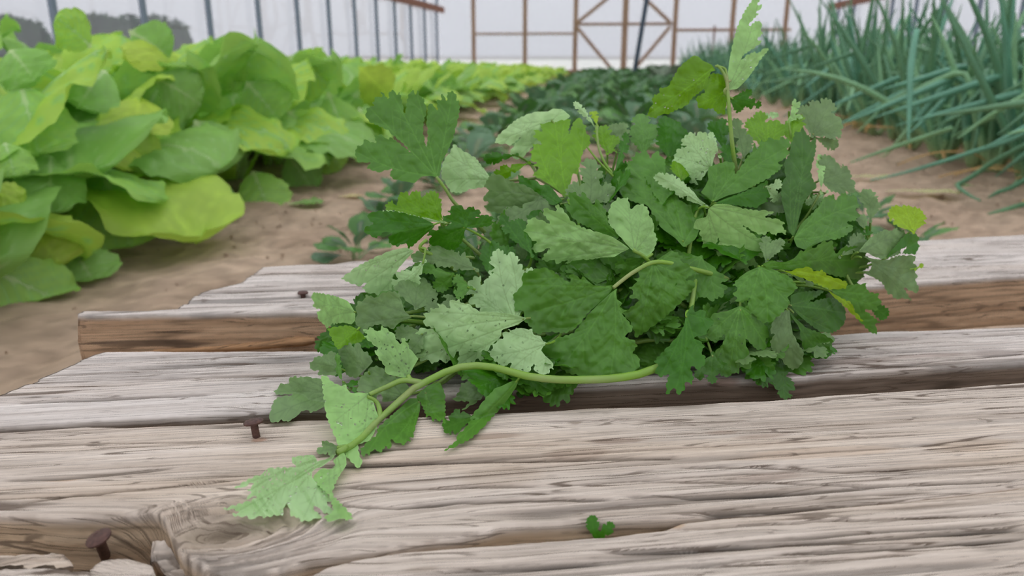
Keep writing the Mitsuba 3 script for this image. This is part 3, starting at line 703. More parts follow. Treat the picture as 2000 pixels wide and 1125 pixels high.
# ------------------------------------------------------------------ the dark low bed in the middle
SPI = [lin(84, 128, 66), lin(102, 148, 76), lin(100, 138, 102), lin(74, 116, 64)]
def spinach_proto(i):
    r = np.random.default_rng(700 + i); kind = i % 3
    e0, bend = ((75, 60), (50, 75), (25, 50))[kind]
    V, F, S, Cc, B = broad_leaf(.15 + .03 * r.random(), .072 + .015 * r.random(), 10, 7, e0, bend, r.uniform(-.2, .3), .010, 80 + i, .38, r.uniform(-20, 20), .7)
    return V, F, leaf_colors(S, Cc, B, SPI[i % 4], lin(140, 168, 110), i)
spin = [spinach_proto(i) for i in range(9)]
spin_ply = [green(s[:2], 'm_spinach', s[2]) for s in spin]
far_spin = []
for q in range(4):
    v, f, c = bundle([(spin[p][0], spin[p][1], spin[p][2], m) for p, m in rosette(rng, 10, 9, .9, 1.15)])
    far_spin.append(green((v, f), 'm_spinach', c))
ns = 0
for x in (-.54, -.24, .08, .38, .62):
    y = 1.32 + rng.uniform(0, .15)
    while y < 16.8:
        hid = 1.9 < y < 3.0 and -.35 < x < .5                   # behind the bunch
        if not hid and not (x > .5 and 1.95 < y < 5.5):
            t = 'low_green_plant' if ns == 0 else f'low_green_plant_{ns:03d}'; ns += 1
            labels[t] = {'label': 'low dark green plant of the middle bed behind the coriander', 'category': 'leafy plant', 'group': 'low dark green plants of the middle bed'}
            s = rng.uniform(.95, 1.2) * (.62 if y < 2.5 else 1.0 if y < 4 else 1.25)
            base = pose([x + rng.uniform(-.05, .05), y, 0], rng.uniform(0, 360), s)
            if y < 5.2:
                for p, m in rosette(rng, 9, 9, .9, 1.15, .01):
                    put(t, 'leaf', place(spin_ply[p], base @ m))
            else:
                put(t, 'foliage', place(far_spin[rng.integers(0, 4)], base))
        y += .27 if y < 5 else .36

# grey green heads at the far end of that bed, by the doors
GG = []
for i in range(3):
    V, F, S, Cc, B = broad_leaf(.34, .20, 10, 7, (75, 50, 28)[i], (60, 80, 60)[i], .1, .02, 900 + i, .3, 10, .8)
    GG.append((V, F, leaf_colors(S, Cc, B, lin(112, 128, 104), lin(160, 170, 150), i)))
v, f, c = bundle([(*GG[p % 3], m) for p, m in rosette(rng, 12, 3, .9, 1.1)])
gg = green((v, f), 'm_spinach', c)
for i, (x, y) in enumerate(((.55, 10.6), (.95, 10.2), (.75, 11.3), (1.1, 11.2), (.6, 12.1), (1.0, 12.4))):
    t = 'grey_green_head' if i == 0 else f'grey_green_head_{i:03d}'
    labels[t] = {'label': 'grey green leafy head at the far end of the middle bed near the doors', 'category': 'leafy plant', 'group': 'grey green heads near the doors'}
    put(t, 'foliage', place(gg, pose([x, y, 0], 70 * i, 1.05)))

# ------------------------------------------------------------------ the onions on the right
ONI = [lin(98, 144, 108), lin(112, 158, 128), lin(88, 134, 98), lin(130, 170, 136)]
def onion_leaf(i, fine=True):
    r = np.random.default_rng(60 + i)
    L = r.uniform(.50, .70)
    n = 22 if fine else 9
    s = np.linspace(0, 1, n)
    kind = i % 5
    el = np.full(n, math.radians(r.uniform(74, 86)))
    if kind == 1: el -= np.radians(r.uniform(15, 30)) * s
    if kind in (2, 3):                                   # kinked: the top hangs down
        k = r.uniform(.35, .65)
        el -= np.radians(r.uniform(80, 140)) * sstep(k - .06, k + .06, s)
    if kind == 4: el = np.radians(np.linspace(48, -12, n))
    y = np.r_[0, np.cumsum(np.cos(el[:-1]))] * L / n; z = np.r_[0, np.cumsum(np.sin(el[:-1]))] * L / n
    x = .03 * np.sin(s * 3 + r.uniform(0, 6)) * s
    z = np.maximum(z, .012 + 0 * z)
    rad = np.interp(s, [0, .12, .5, .8, 1], [.009, .0115, .011, .0075, .0014])
    if kind in (2, 3): rad = rad * (1 - .35 * np.exp(-((s - k) / .05) ** 2))
    V, F = tube(np.stack([x, y, z], 1), rad, 8 if fine else 5)
    nn = meshkit.fbm(V * 30, 3, i)[:, None]
    hgt = np.clip(V[:, 2:] / .12, 0, 1)
    col = (ONI[i % 4] * (.8 + .4 * nn)) * hgt + lin(150, 172, 120) * (1 - hgt)
    return V, F, np.clip(col, .01, .9)
onion = [onion_leaf(i) for i in range(20)]
onion_ply = [green(o[:2], 'm_onion', o[2]) for o in onion]
def dry_leaf(i):
    r = np.random.default_rng(i + 5); n = 14; s = np.linspace(0, 1, n)
    el = np.radians(np.interp(s, [0, .3, 1], [65, 10, -35 + 20 * r.random()]))
    L = r.uniform(.2, .3); y = np.cumsum(np.cos(el)) * L / n; z = np.maximum(np.cumsum(np.sin(el)) * L / n, .006)
    w = np.interp(s, [0, .3, .8, 1], [.004, .009, .006, .001]); c = np.array([-1, 0, 1])
    V = np.stack([c[None] * w[:, None] + .01 * np.sin(s * 5)[:, None], np.repeat(y[:, None], 3, 1), z[:, None] + .004 * (1 - np.abs(c))[None]], -1).reshape(-1, 3)
    return V, grid_faces(n, 3), np.tile(lin(196, 160, 104), (len(V), 1)) * (.75 + .5 * meshkit.fbm(V * 40, 2, i)[:, None])
dry = [dry_leaf(i) for i in range(4)]
dry_ply = [green(o[:2], 'm_lettuce', o[2]) for o in dry]
far_onion = []
lo_on = [onion_leaf(i, False) for i in range(20)]
def onion_set(n):
    out = []
    for j in range(n):
        p = int(rng.choice([0, 1, 2, 3, 5, 6, 7, 8, 10, 11, 12, 13, 15, 16, 17, 18])) if j != 5 else int(rng.integers(0, 20))
        a = j * 2.4 + rng.uniform(-.4, .4)
        out.append((p, pose([.012 * math.cos(a), .012 * math.sin(a), 0], math.degrees(a) - 90 + rng.uniform(-15, 15), rng.uniform(.85, 1.15), rng.uniform(0, 26), rng.uniform(0, 6.28))))
    return out
for q in range(6):
    v, f, c = bundle([(*lo_on[p], m) for p, m in onion_set(11)])
    far_onion.append(green((v, f), 'm_onion', c))
no, onion_at = 0, []
for r, x in enumerate((1.32, 1.58, 1.85, 2.15, 2.5)):
    y = 2.0 + .07 * r
    while y < 16.5:
        t = 'onion_plant' if no == 0 else f'onion_plant_{no:03d}'; no += 1
        near = y < 4.6
        labels[t] = {'label': f'blue green onion plant at the path edge of the right bed, {ordinals[no - 1]} from the camera' if r == 0 and near and no < 13 else 'onion plant with long blue green tubular leaves in the right bed', 'category': 'onion plant',
                     'group': 'onion plants along the path' if r == 0 and near and no < 13 else 'onion plants of the right bed'}
        onion_at.append((t, x, y))
        base = pose([x + rng.uniform(-.04, .04), y + rng.uniform(-.03, .03), 0], rng.uniform(0, 360), rng.uniform(1.0, 1.25) * (1.0 if y < 6 else .9))
        if y < 5.6:
            for p, m in onion_set(8 if r else 9):
                put(t, 'leaf', place(onion_ply[p], base @ m))
            if r == 0 or rng.random() < .3:
                for j in range(2 if r == 0 else 1):
                    put(t, 'dry_leaf', place(dry_ply[rng.integers(0, 4)], base @ pose([0, 0, 0], rng.uniform(0, 360))))
        else:
            put(t, 'foliage', place(far_onion[rng.integers(0, 6)], base))
        y += .17 if y < 3.2 else (.21 if y < 5.6 else .38)

# onion leaves that lie out over the path
def lying(pix, rads, tone, lab, zs=None):
    P = np.array([on_y(px, py, y) for (px, py), y in zip(pix, zs)]); P[:, 2] = np.maximum(P[:, 2], .010)
    v, f = tube(smooth_path(P, 26), np.interp(np.linspace(0, 1, 26), np.linspace(0, 1, len(rads)), rads), 8)
    return green((v, f), 'm_onion', np.tile(tone, (len(v), 1)) * (.8 + .4 * meshkit.fbm(v * 30, 2, 3)[:, None]))
lie = [([(2080, 190), (2000, 262), (1890, 300), (1800, 328), (1700, 352)], [2.3, 2.4, 2.5, 2.55, 2.56], .008), ([(2090, 240), (1990, 290), (1920, 330), (1875, 358), (1885, 376), (1915, 392)], [2.2, 2.3, 2.4, 2.42, 2.3, 2.18], .008),
       ([(2080, 150), (1960, 210), (1900, 250), (1870, 270)], [2.3, 2.35, 2.4, 2.4], .008), ([(2060, 380), (1990, 402), (1930, 418)], [2.25, 2.1, 2.0], .008), ([(1790, 60), (1778, 150), (1776, 215), (1774, 275)], [2.7, 2.6, 2.55, 2.5], .011),
       ([(2030, 330), (1960, 372), (1930, 386)], [2.3, 2.3, 2.25], .007), ([(1860, 250), (1740, 290), (1660, 318)], [2.6, 2.8, 2.9], .008)]
for i, (pix, zs, rr) in enumerate(lie):
    foot = on_y(*pix[0], zs[0])
    t = min(onion_at, key=lambda o: abs(o[1] - foot[0]) + abs(o[2] - foot[1]))[0]
    put(t, 'leaf', lying(pix, [rr * .9, rr, rr * .8, rr * .3], ONI[(i + 1) % 4], '', zs))

# scraps on the soil
def scrap(name, px, py, L, W, rz, col, lab, cat, seed, e=6):
    p = on_z(px, py, .012)
    V, F, S, Cc, B = broad_leaf(L, W, 12, 9, e, 10, .1, .008, seed, .05, 0, .8)
    k = put(None, name, place(green((V, F), 'm_lettuce', leaf_colors(S, Cc, B, col, lin(220, 220, 170), seed)), pose(p, rz)))
    tag(k, lab, cat)
scrap('fallen_leaf', 560, 398, .10, .07, -60, lin(120, 172, 84), 'green fallen leaf lying on the path beside the left bed', 'leaf', 1)
scrap('fallen_leaf', 660, 383, .07, .025, -80, lin(226, 214, 150), 'pale yellow scrap of leaf on the soil path left of the coriander', 'leaf', 2)
scrap('fallen_leaf', 1905, 362, .06, .045, 70, lin(160, 180, 110), 'small pale green scrap of leaf on the soil below the onions', 'leaf', 3)
scrap('fallen_leaf', 1640, 345, .16, .035, -95, lin(206, 204, 150), 'long pale dry leaf lying on the soil right of the coriander', 'leaf', 4)
scrap('fallen_leaf', 1730, 372, .20, .05, -105, lin(196, 202, 130), 'broad yellowish fallen leaf behind the right end of the coriander', 'leaf', 5)

rs = np.random.default_rng(77)
V0 = trimesh.creation.icosphere(subdivisions=1)
cl = []
for i in range(450):
    x = rs.uniform(-1.0, -.55) if i % 2 else rs.uniform(.7, 1.35)
    y = rs.uniform(.5, 3.6); r = rs.uniform(.0012, .0036) * (2.2 if rs.random() < .05 else 1)
    v = V0.vertices * (r * rs.uniform(.7, 1.2, (1, 3))) * (.8 + .5 * meshkit.noise(V0.vertices * 2 + i, 1)[:, None]) + [x, y, r * .45]
    cl.append((v, V0.faces))
v, f = join(cl)
k = put(None, 'soil_crumbs', mikit.ply((v, f), 'm_soil', True, color=np.tile(lin(146, 124, 104), (len(v), 1)) * (.7 + .6 * meshkit.fbm(v * 40, 2, 2)[:, None])))
tag(k, 'brown crumbs of soil strewn over the paths beside the beds', 'soil crumbs', kind='stuff')

# ------------------------------------------------------------------ the coriander bunch
TONES = dict(y=lin(150, 190, 14), l=lin(114, 170, 16), v=lin(60, 126, 10), m=lin(92, 148, 46), d=lin(66, 120, 34), p=lin(148, 190, 106), u=lin(172, 206, 142), g=lin(112, 158, 104))

TONES = {k: v * (1.08 if k in 'up' else .84) for k, v in TONES.items()}

def plank_depth(px, py):
    return (EYE_H - TOP) / (math.sin(PITCH) + (py - 562.5) / FPX * math.cos(PITCH)) if py > 480 else 9

def heap_depth(px, py):
    """Distance (along the view axis) of the front of the heap."""
    d = .410 + .115 * (740 - py) / 1000 + .050 * max(0, (px - 1280) / 500) ** 2 + (.03 * max(0, (900 - px) / 300) ** 2 if py < 600 else 0)
    return min(d, plank_depth(px, py) - .007)

# outlines of the leaflets that show most (tile letter, then points; P: picture points)
TILE = dict(A=(680, 170), B=(960, 170), C=(1240, 0), J=(600, 390), K=(500, 560), I=(850, 560), L=(420, 800), M=(700, 700))
OUT = {
 'A1': 'A 720 870 650 940 540 920 430 900 400 850 430 800 290 840 170 790 220 740 90 740 60 640 90 570 150 560 140 500 270 550 250 470 330 460 400 520 400 480 470 520 620 645 520 540 440 480 380 420 200 340 165 280 180 200 250 180 225 140 260 140 250 90 330 100 315 50 340 45 390 120 395 50 430 20 480 70 500 45 520 90 555 270 570 130 590 60 640 25 660 70 685 10 700 90 740 110 760 180 770 230 740 350 735 440 765 600 775 470 760 330 775 240 775 170 800 160 835 165 870 245 860 115 905 130 905 70 930 60 960 140 965 50 1020 35 1060 70 1060 130 1080 115 1095 200 1080 300 1050 420 1020 520 960 650 910 740 905 800 890 880',
 'A2': 'A 1300 760 1250 690 1180 650 1110 610 1030 545 990 640 930 710 910 780 905 880 960 960 1000 1030 1100 1040 1200 1000 1330 980 1400 900',
 'A2b': 'A 1350 1000 1200 1010 1080 1050 1000 1060 1030 1120 1150 1200 1300 1150',
 'A3': 'B 690 215 600 210 550 240 420 240 330 270 230 320 140 400 60 470 25 540 70 560 130 560 190 575 300 480 190 600 170 650 210 690 230 710 290 700 340 660 420 560 500 560 520 450 600 380 780 290',
 'A6': 'P 1098 392 1060 384 1030 362 1000 354 975 340 960 338 950 352 944 366 956 372 946 380 942 392 956 396 944 402 950 412 985 420 1010 425 1040 428 1070 410',
 'A6b': 'P 1012 340 1020 342 1036 352 1044 350 1060 362 1068 358 1080 368 1088 380 1100 394 1080 402 1040 384 1012 362',
 'B1': 'B 640 1000 480 900 390 860 470 790 400 770 440 740 370 720 400 670 370 640 410 590 400 550 500 560 440 510 400 480 430 450 410 420 440 410 500 440 470 360 500 340 500 300 560 310 590 265 640 350 640 290 700 255 730 260 750 310 780 320 750 470 800 330 850 300 880 300 900 370 930 370 920 440 960 470 970 560 900 620 870 740 840 860 790 840 750 1115',
 'B9': 'P 1238 350 1214 340 1204 348 1208 364 1206 370 1216 382 1212 384 1240 396 1266 402 1276 426 1292 446 1320 466 1336 484 1360 466 1376 420 1372 406 1340 398 1324 386 1324 372 1300 336 1300 310 1292 306 1286 294 1276 298 1270 308 1266 298 1258 293 1252 298 1242 296 1240 304 1233 306 1234 314 1222 316 1226 326 1218 330 1222 338',
 'C1': 'C 1000 870 1100 770 1180 660 1240 570 1310 490 1300 460 1240 480 1200 520 1170 500 1080 540 1040 600 1060 540 1200 450 1250 400 1190 385 1255 330 1230 300 1245 265 1235 210 1180 200 1100 270 1150 200 1220 130 1180 130 1250 70 1240 40 1190 50 1230 0 1200 -30 1140 0 1060 120 1000 250 950 430 920 600 905 750 905 880',
 'C2': 'C 750 630 660 590 620 550 570 540 520 580 430 650 390 720 350 790 320 850 250 850 230 880 240 910 190 920 160 980 180 1020 130 1060 140 1090 100 1130 200 1160 280 1110 310 1125 380 1090 420 1070 480 1050 530 1010 560 960 640 900 700 840 720 790 740 700 790 690',
 'C3': 'C 900 800 850 720 760 710 720 730 720 800 670 850 680 900 590 950 600 990 620 1060 700 1070 760 1060 800 1110 880 1125 900 1000',
 'D6': 'P 1368 376 1376 366 1384 350 1382 340 1384 326 1400 320 1420 314 1436 318 1435 341 1452 318 1458 306 1470 294 1470 282 1474 278 1480 292 1483 276 1488 272 1494 278 1500 268 1506 269 1520 274 1526 265 1534 270 1542 273 1545 282 1538 292 1544 298 1534 310 1520 318 1530 322 1522 334 1510 342 1500 350 1476 362 1452 374 1420 382 1392 395',
 'D6b': 'P 1452 374 1480 362 1500 350 1500 360 1490 366 1508 364 1502 370 1511 375 1506 384 1498 388 1500 395 1488 398 1480 407 1450 404 1420 398 1394 397',
 'D12': 'P 1552 256 1560 258 1568 248 1573 254 1576 264 1582 260 1583 278 1592 266 1595 278 1594 296 1588 318 1584 334 1588 350 1597 364 1588 374 1572 392 1568 400 1558 436 1552 466 1540 450 1534 420 1526 390 1524 360 1534 346 1530 318 1540 302 1544 282 1550 266',
 'F1': 'P 1396 398 1420 398 1450 406 1478 410 1498 410 1516 415 1492 423 1524 428 1534 436 1528 442 1536 450 1536 459 1518 454 1516 462 1498 452 1497 460 1480 458 1448 438 1476 460 1502 472 1492 478 1504 490 1502 500 1484 504 1462 488 1482 516 1476 524 1462 518 1466 534 1454 530 1448 540 1438 534 1435 524 1426 530 1423 506 1420 518 1404 514 1402 500 1397 490 1401 480 1405 462 1396 486 1388 479 1384 484 1372 479 1370 464 1364 456 1369 450 1354 446 1356 436 1360 428 1380 424 1383 408',
 'F2': 'P 1210 462 1188 438 1186 420 1192 400 1202 390 1206 385 1216 387 1227 385 1232 408 1246 398 1256 398 1266 406 1270 422 1278 434 1278 450 1285 468 1278 488 1266 502 1246 498 1234 488',
 'F3': 'P 1212 494 1200 502 1176 503 1150 508 1126 508 1102 518 1108 508 1084 518 1084 506 1070 512 1058 508 1062 496 1076 484 1048 496 1036 486 1048 472 1026 468 1030 460 1021 452 1028 442 1030 428 1044 424 1056 428 1076 438 1060 418 1060 408 1070 405 1086 414 1084 400 1090 398 1102 410 1114 428 1127 438 1140 444 1160 450 1196 462 1220 478 1230 486',
 'F3b': 'P 1210 462 1188 436 1184 410 1180 406 1166 386 1158 400 1148 384 1138 372 1132 386 1124 374 1110 375 1110 386 1114 400 1100 396 1104 406 1116 424 1130 436 1160 450 1200 474',
 'F4': 'P 1292 502 1312 488 1318 493 1326 491 1327 500 1336 498 1328 510 1352 518 1346 522 1361 530 1354 536 1338 546 1359 549 1357 562 1354 566 1340 582 1320 602 1292 626 1260 650 1240 662 1238 648 1228 626 1214 612 1228 602 1250 586 1226 582 1238 570 1227 562 1246 550 1234 545 1250 542 1246 530 1266 518 1278 511',
 'F7': 'P 1460 530 1438 546 1430 558 1442 562 1430 574 1438 582 1435 588 1450 592 1466 582 1452 604 1454 614 1474 614 1478 624 1492 632 1506 630 1528 612 1544 594 1540 580 1560 562 1544 540 1520 530 1500 522 1484 520',
 'G1': 'P 1564 438 1584 418 1600 400 1606 386 1628 378 1632 390 1642 378 1652 376 1658 384 1666 379 1676 388 1674 396 1683 400 1670 410 1682 420 1670 432 1652 434 1668 442 1666 450 1650 462 1636 468 1610 470 1592 478 1572 488 1556 482 1550 466',
 'G6': 'P 1690 474 1706 458 1732 446 1736 452 1752 443 1756 452 1766 448 1770 458 1780 468 1768 472 1772 481 1758 490 1760 496 1728 508 1708 502 1696 494 1676 492',
 'G6b': 'P 1768 456 1790 456 1796 464 1792 476 1798 479 1792 490 1788 498 1760 496 1772 480 1728 506',
 'G7': 'P 1708 506 1730 508 1754 498 1786 498 1790 504 1784 514 1792 518 1788 530 1793 540 1788 548 1796 562 1792 574 1776 568 1764 560 1782 588 1760 582 1756 586 1744 582 1740 574 1734 576 1724 554 1706 542 1684 532 1700 528 1704 514 1684 500',
 'G8': 'P 1488 516 1506 508 1534 512 1552 504 1564 488 1570 490 1578 482 1586 479 1589 486 1600 476 1610 469 1616 472 1627 468 1628 482 1632 496 1650 479 1656 482 1674 479 1676 488 1694 492 1690 498 1706 508 1694 516 1698 524 1684 530 1690 540 1678 548 1656 544 1630 540 1600 530 1560 528 1524 526 1500 524',
 'G9': 'P 1546 530 1556 524 1568 524 1574 519 1586 524 1592 530 1606 526 1618 538 1632 542 1656 550 1654 564 1620 567 1592 554 1564 542 1526 528',
 'G10': 'P 1640 562 1660 556 1696 552 1690 558 1698 570 1718 573 1716 580 1724 592 1714 598 1716 608 1688 604 1706 618 1720 630 1708 634 1715 644 1712 654 1700 650 1688 638 1674 624 1664 594 1640 582 1620 566',
 'G10b': 'P 1616 566 1636 578 1664 590 1668 604 1680 618 1689 630 1676 626 1650 600 1628 580',
 'H1': 'P 1348 600 1355 594 1358 612 1368 604 1380 608 1376 620 1390 622 1396 630 1382 644 1380 654 1354 660 1372 668 1377 678 1370 688 1380 698 1376 714 1366 724 1348 714 1356 738 1352 752 1340 746 1338 762 1324 774 1316 756 1308 770 1300 770 1300 752 1306 730 1292 738 1278 730 1284 712 1276 706 1300 680 1324 656 1336 636 1340 614',
 'H2': 'P 1420 608 1396 610 1386 618 1394 630 1382 644 1380 660 1388 666 1402 664 1418 652 1410 672 1394 688 1396 700 1400 711 1416 708 1410 724 1424 736 1436 728 1442 732 1448 716 1464 724 1469 714 1466 696 1458 672 1455 660 1468 674 1478 684 1492 684 1500 678 1494 666 1504 656 1500 638 1480 620 1460 604 1446 597',
 'H3': 'P 1528 608 1512 620 1504 640 1506 654 1513 653 1503 666 1508 686 1516 698 1520 694 1532 712 1548 724 1564 716 1570 702 1570 686 1560 672 1548 648 1544 628 1542 604',
 'H4': 'P 1548 622 1560 638 1564 660 1568 684 1580 684 1586 698 1594 700 1598 692 1610 700 1622 696 1628 688 1620 678 1630 668 1620 658 1600 648 1576 640 1556 624 1540 606',
 'H5': 'P 1544 596 1544 576 1572 568 1610 566 1608 572 1594 582 1578 591 1600 584 1624 580 1640 588 1652 604 1652 628 1640 644 1624 652 1600 648 1576 630 1556 612',
 'I1': 'P 1010 635 980 644 978 658 962 672 950 690 948 700 940 708 934 700 926 710 894 713 893 702 898 684 882 704 868 711 862 703 844 712 838 704 820 706 818 698 832 688 812 688 804 682 806 676 798 668 802 660 822 658 810 652 820 640 832 640 852 644 828 636 826 626 830 620 826 612 840 608 840 601 856 602 854 593 866 594 880 603 876 585 890 586 898 584 902 591 916 593 936 607 954 609 998 613 1030 621',
 'I2': 'I 1050 530 1030 480 960 470 950 410 880 410 790 390 780 420 710 410 720 440 655 435 660 500 590 510 600 540 530 555 570 600 510 630 530 660 500 690 560 720 550 755 610 740 620 785 660 795 740 745 725 815 850 840 920 845 965 745 960 810 1000 855 1110 860 1130 800 1160 810 1150 740 1080 680 1030 620 1100 550',
 'I3': 'P 1200 556 1160 558 1148 548 1138 538 1135 546 1122 534 1110 538 1114 552 1100 544 1080 528 1066 522 1046 524 1020 534 1018 548 1020 558 1008 568 1000 578 1004 586 1004 608 1024 608 1022 626 1036 640 1042 650 1056 654 1066 648 1104 652 1128 640 1150 610 1190 574',
 'I3b': 'P 1190 574 1150 612 1130 636 1120 650 1080 662 1060 672 1052 676 1056 690 1080 702 1085 712 1096 720 1108 730 1130 734 1160 738 1180 742 1190 744 1196 738 1208 732 1225 734 1243 739 1247 732 1240 722 1252 718 1248 708 1252 700 1236 688 1246 676 1240 664 1218 656 1232 650 1238 640 1224 622 1214 612 1226 606 1210 600 1216 592 1204 584 1206 562',
 'J1': 'J 1100 170 880 110 700 105 640 115 575 150 600 180 600 200 650 240 570 260 540 310 600 345 670 385 740 330 760 310 830 330 785 370 800 430 880 465 970 420 975 495 1040 450 1100 390 1150 340 1230 280 1250 240',
 'J3': 'J 1600 275 1640 275 1760 265 1850 230 1800 205 1855 190 1780 150 1720 140 1640 180 1700 130 1695 100 1640 90 1620 60 1560 75 1530 100 1515 55 1490 40 1460 60 1410 50 1400 90 1370 110 1400 150 1320 150 1330 190 1310 215 1420 225 1290 290 1200 290 1160 350 1210 355 1180 400 1200 450 1260 460 1270 490 1310 515 1380 500 1450 490 1500 440 1530 360 1555 270',
 'J5': 'J 960 465 800 500 700 540 600 590 500 640 440 680 320 770 420 820 510 850 590 810 530 860 560 890 590 920 640 915 690 940 720 900 830 890 840 760 880 690 960 590 1050 500',
 'K1': 'K 900 140 770 85 640 60 550 50 550 80 530 110 570 150 545 190 600 220 640 222 590 240 610 330 660 370 690 410 760 370 860 350 930 370 970 330 970 250',
 'K1b': 'K 690 400 720 480 760 560 790 620 900 570 1000 560 1080 500 1000 420 900 370',
 'K2': 'K 1450 240 1400 60 1340 40 1250 50 1150 110 1120 80 1070 75 1050 130 990 140 970 200 980 260 960 360 1000 390 940 460 980 510 1050 480 1100 400 1200 370 1340 420 1400 350 1530 300',
 'K3': 'K 880 870 860 800 820 700 800 620 840 540 890 520 940 560 960 600 955 550 1000 545 1030 570 1050 640 1080 620 1120 680 1145 730 1080 800 1030 840 980 900',
 'K4': 'K 790 640 740 620 690 650 650 670 570 680 560 720 515 730 530 770 520 810 580 825 620 820 590 860 640 870 780 870 820 800',
 'K6': 'P 628 740 608 736 588 734 584 738 578 733 566 737 562 742 566 748 548 748 545 754 533 766 542 772 575 769 540 776 533 785 528 800 524 820 529 825 542 826 548 821 560 825 572 820 580 812 592 804 598 800 606 807 620 802 640 790 648 768',
 'K7': 'K 1440 890 1340 870 1260 850 1250 770 1190 700 1150 620 1190 600 1120 550 1050 490 1080 470 1025 410 1100 420 1100 380 1170 420 1220 430 1210 400 1230 375 1300 420 1350 460 1410 570 1420 500 1450 490 1490 570 1540 650 1590 700 1540 780 1510 840 1500 880',
 'K8': 'K 1180 765 1120 780 1050 850 1000 900 990 960 980 1020 1080 1040 1130 1080 1160 1110 1200 1060 1220 1040 1230 1125 1300 1125 1400 1100 1480 1080 1500 980 1400 880 1280 860 1240 790',
 'K9': 'P 626 733 634 800 637 815 650 846 660 870 676 892 696 914 706 914 708 900 702 886 700 868 716 864 728 856 730 846 737 838 735 825 739 812 733 798 728 780 722 768 700 766 684 768 676 750 668 754 650 746 636 732',
 'L1': 'L 1150 440 1000 510 990 480 960 440 750 455 750 520 790 560 640 560 480 570 520 600 350 660 180 760 215 785 390 715 310 790 350 815 270 890 430 850 270 905 70 960 120 990 250 995 140 1015 200 1050 310 1050 330 1075 400 1065 465 1040 470 1065 600 1035 660 1045 690 930 700 905 725 1000 740 1045 810 1060 830 1095 950 1090 980 1065 1050 1060 1040 1010 1010 985 1080 1020 1150 1025 1140 970 1090 900 1150 900 1080 800 1000 720 945 660 950 600 1040 560 1150 480 1180 430',
 'L2': 'L 1150 500 1160 580 1040 570 950 660 1000 740 1120 850 1150 990 1050 1060 1100 1095 1180 1085 1220 1060 1290 1085 1345 1070 1340 1020 1240 920 1150 830 1170 740 1220 640 1285 540 1280 450 1250 410',
 'M1': 'M 500 390 420 470 300 570 180 680 180 740 100 800 10 890 40 970 90 930 105 955 160 880 180 910 215 925 250 890 265 860 280 880 325 885 325 790 360 825 400 830 430 850 460 845 470 810 510 820 510 770 540 775 560 660 600 520 605 440 590 390',
 'M2': 'M 560 370 600 420 640 520 660 580 690 560 730 620 760 590 790 630 810 600 850 660 855 500 850 350 800 230 680 260',
 'M3': 'M 1000 230 980 320 930 390 880 400 960 420 1080 430 1040 470 990 520 1060 490 1130 450 1200 400 1300 290 1420 240 1425 190',
 'M4': 'M 1500 220 1400 270 1330 290 1300 330 1240 380 1200 440 1130 520 1110 560 1075 600 1080 610 1060 650 1030 690 990 720 945 780 960 800 900 840 815 915 920 880 1000 840 1100 790 1200 700 1300 590 1400 480 1480 370 1540 280 1565 220',
}
def outline_px(name):
    f, *n = OUT[name].split()
    q = np.array(n, float).reshape(-1, 2)
    return q if f == 'P' else q / 5 + TILE[f]

def lobe(base, tip, hw, rng, tooth):
    base, tip = np.asarray(base, float), np.asarray(tip, float)
    a = tip - base; L = np.linalg.norm(a); a = a / L; n = np.array([-a[1], a[0]])
    t = np.linspace(0, 1, 120)
    pk = rng.uniform(.60, .70)
    w = hw * np.where(t < pk, np.clip(t / pk, 0, 1) ** 1.1, np.sqrt(np.clip(1 - ((t - pk) / (1 - pk)) ** 2.2, 0, 1)))
    bow = rng.uniform(-.06, .06) * L * np.sin(math.pi * t)
    P = np.vstack([np.stack([t * L, w + bow], 1), np.stack([t * L, -w + bow], 1)[::-1]])
    s = np.r_[0, np.cumsum(np.linalg.norm(np.diff(P, axis=0), axis=1))]
    total = s[-1]
    m = int(total / .00035) + 20
    q = np.linspace(0, total, m)
    X = np.stack([np.interp(q, s, P[:, 0]), np.interp(q, s, P[:, 1])], 1)
    tan = np.gradient(X, axis=0); tan /= np.linalg.norm(tan, axis=1, keepdims=True) + 1e-12
    inw = np.stack([tan[:, 1], -tan[:, 0]], 1)                              # the outline runs clockwise: inward
    # teeth, counted from the tip both ways, three to a sub-lobe
    k = np.abs(q - total / 2) / tooth + .5 * (rng.random() < .5)
    kk = k + .18 * np.sin(k * 2.1 + rng.uniform(0, 6))
    cut = 1 - np.abs(np.sin(math.pi * kk)) ** .75
    deep = np.exp(-((kk / 3 - np.round(kk / 3)) * 3 / .30) ** 2) * (np.round(kk / 3) > 0)
    ramp = sstep(.22, .5, X[:, 0] / L)
    dep = np.minimum(.40 * tooth, .26 * hw + .0002)
    off = (dep * cut + 1.5 * dep * deep * rng.uniform(.5, 1.5)) * ramp
    fwd = np.where(q < total / 2, 1, -1)[:, None] * tan                       # towards the tip
    Y = X + inw * off[:, None] + fwd * (dep * .55 * (1 - cut) * ramp)[:, None]
    W = base + Y[:, :1] * a + Y[:, 1:] * n
    axis = base + np.stack([t * L * .96], 1) * a + bow[:, None] * n
    veins = [(axis, 1.0)]
    for f in (.26, .42, .56, .70):
        for sd in (-1, 1):
            f2_ = f + .05 * sd + rng.uniform(-.035, .035); i = int(f2_ * 119)
            st_ = axis[i]; wl = np.interp(min(f2_ + .14, .97), t, w) * .80
            end = base + a * (f2_ * L + wl * rng.uniform(.7, 1.3)) + n * (bow[i] + sd * wl)
            e2 = np.linspace(0, 1, 14)[:, None]
            veins.append((st_ * (1 - e2) + end * e2 + n * (-sd * rng.uniform(.02, .16) * wl) * np.sin(math.pi * e2), .55))
    return Polygon(W).buffer(0), veins

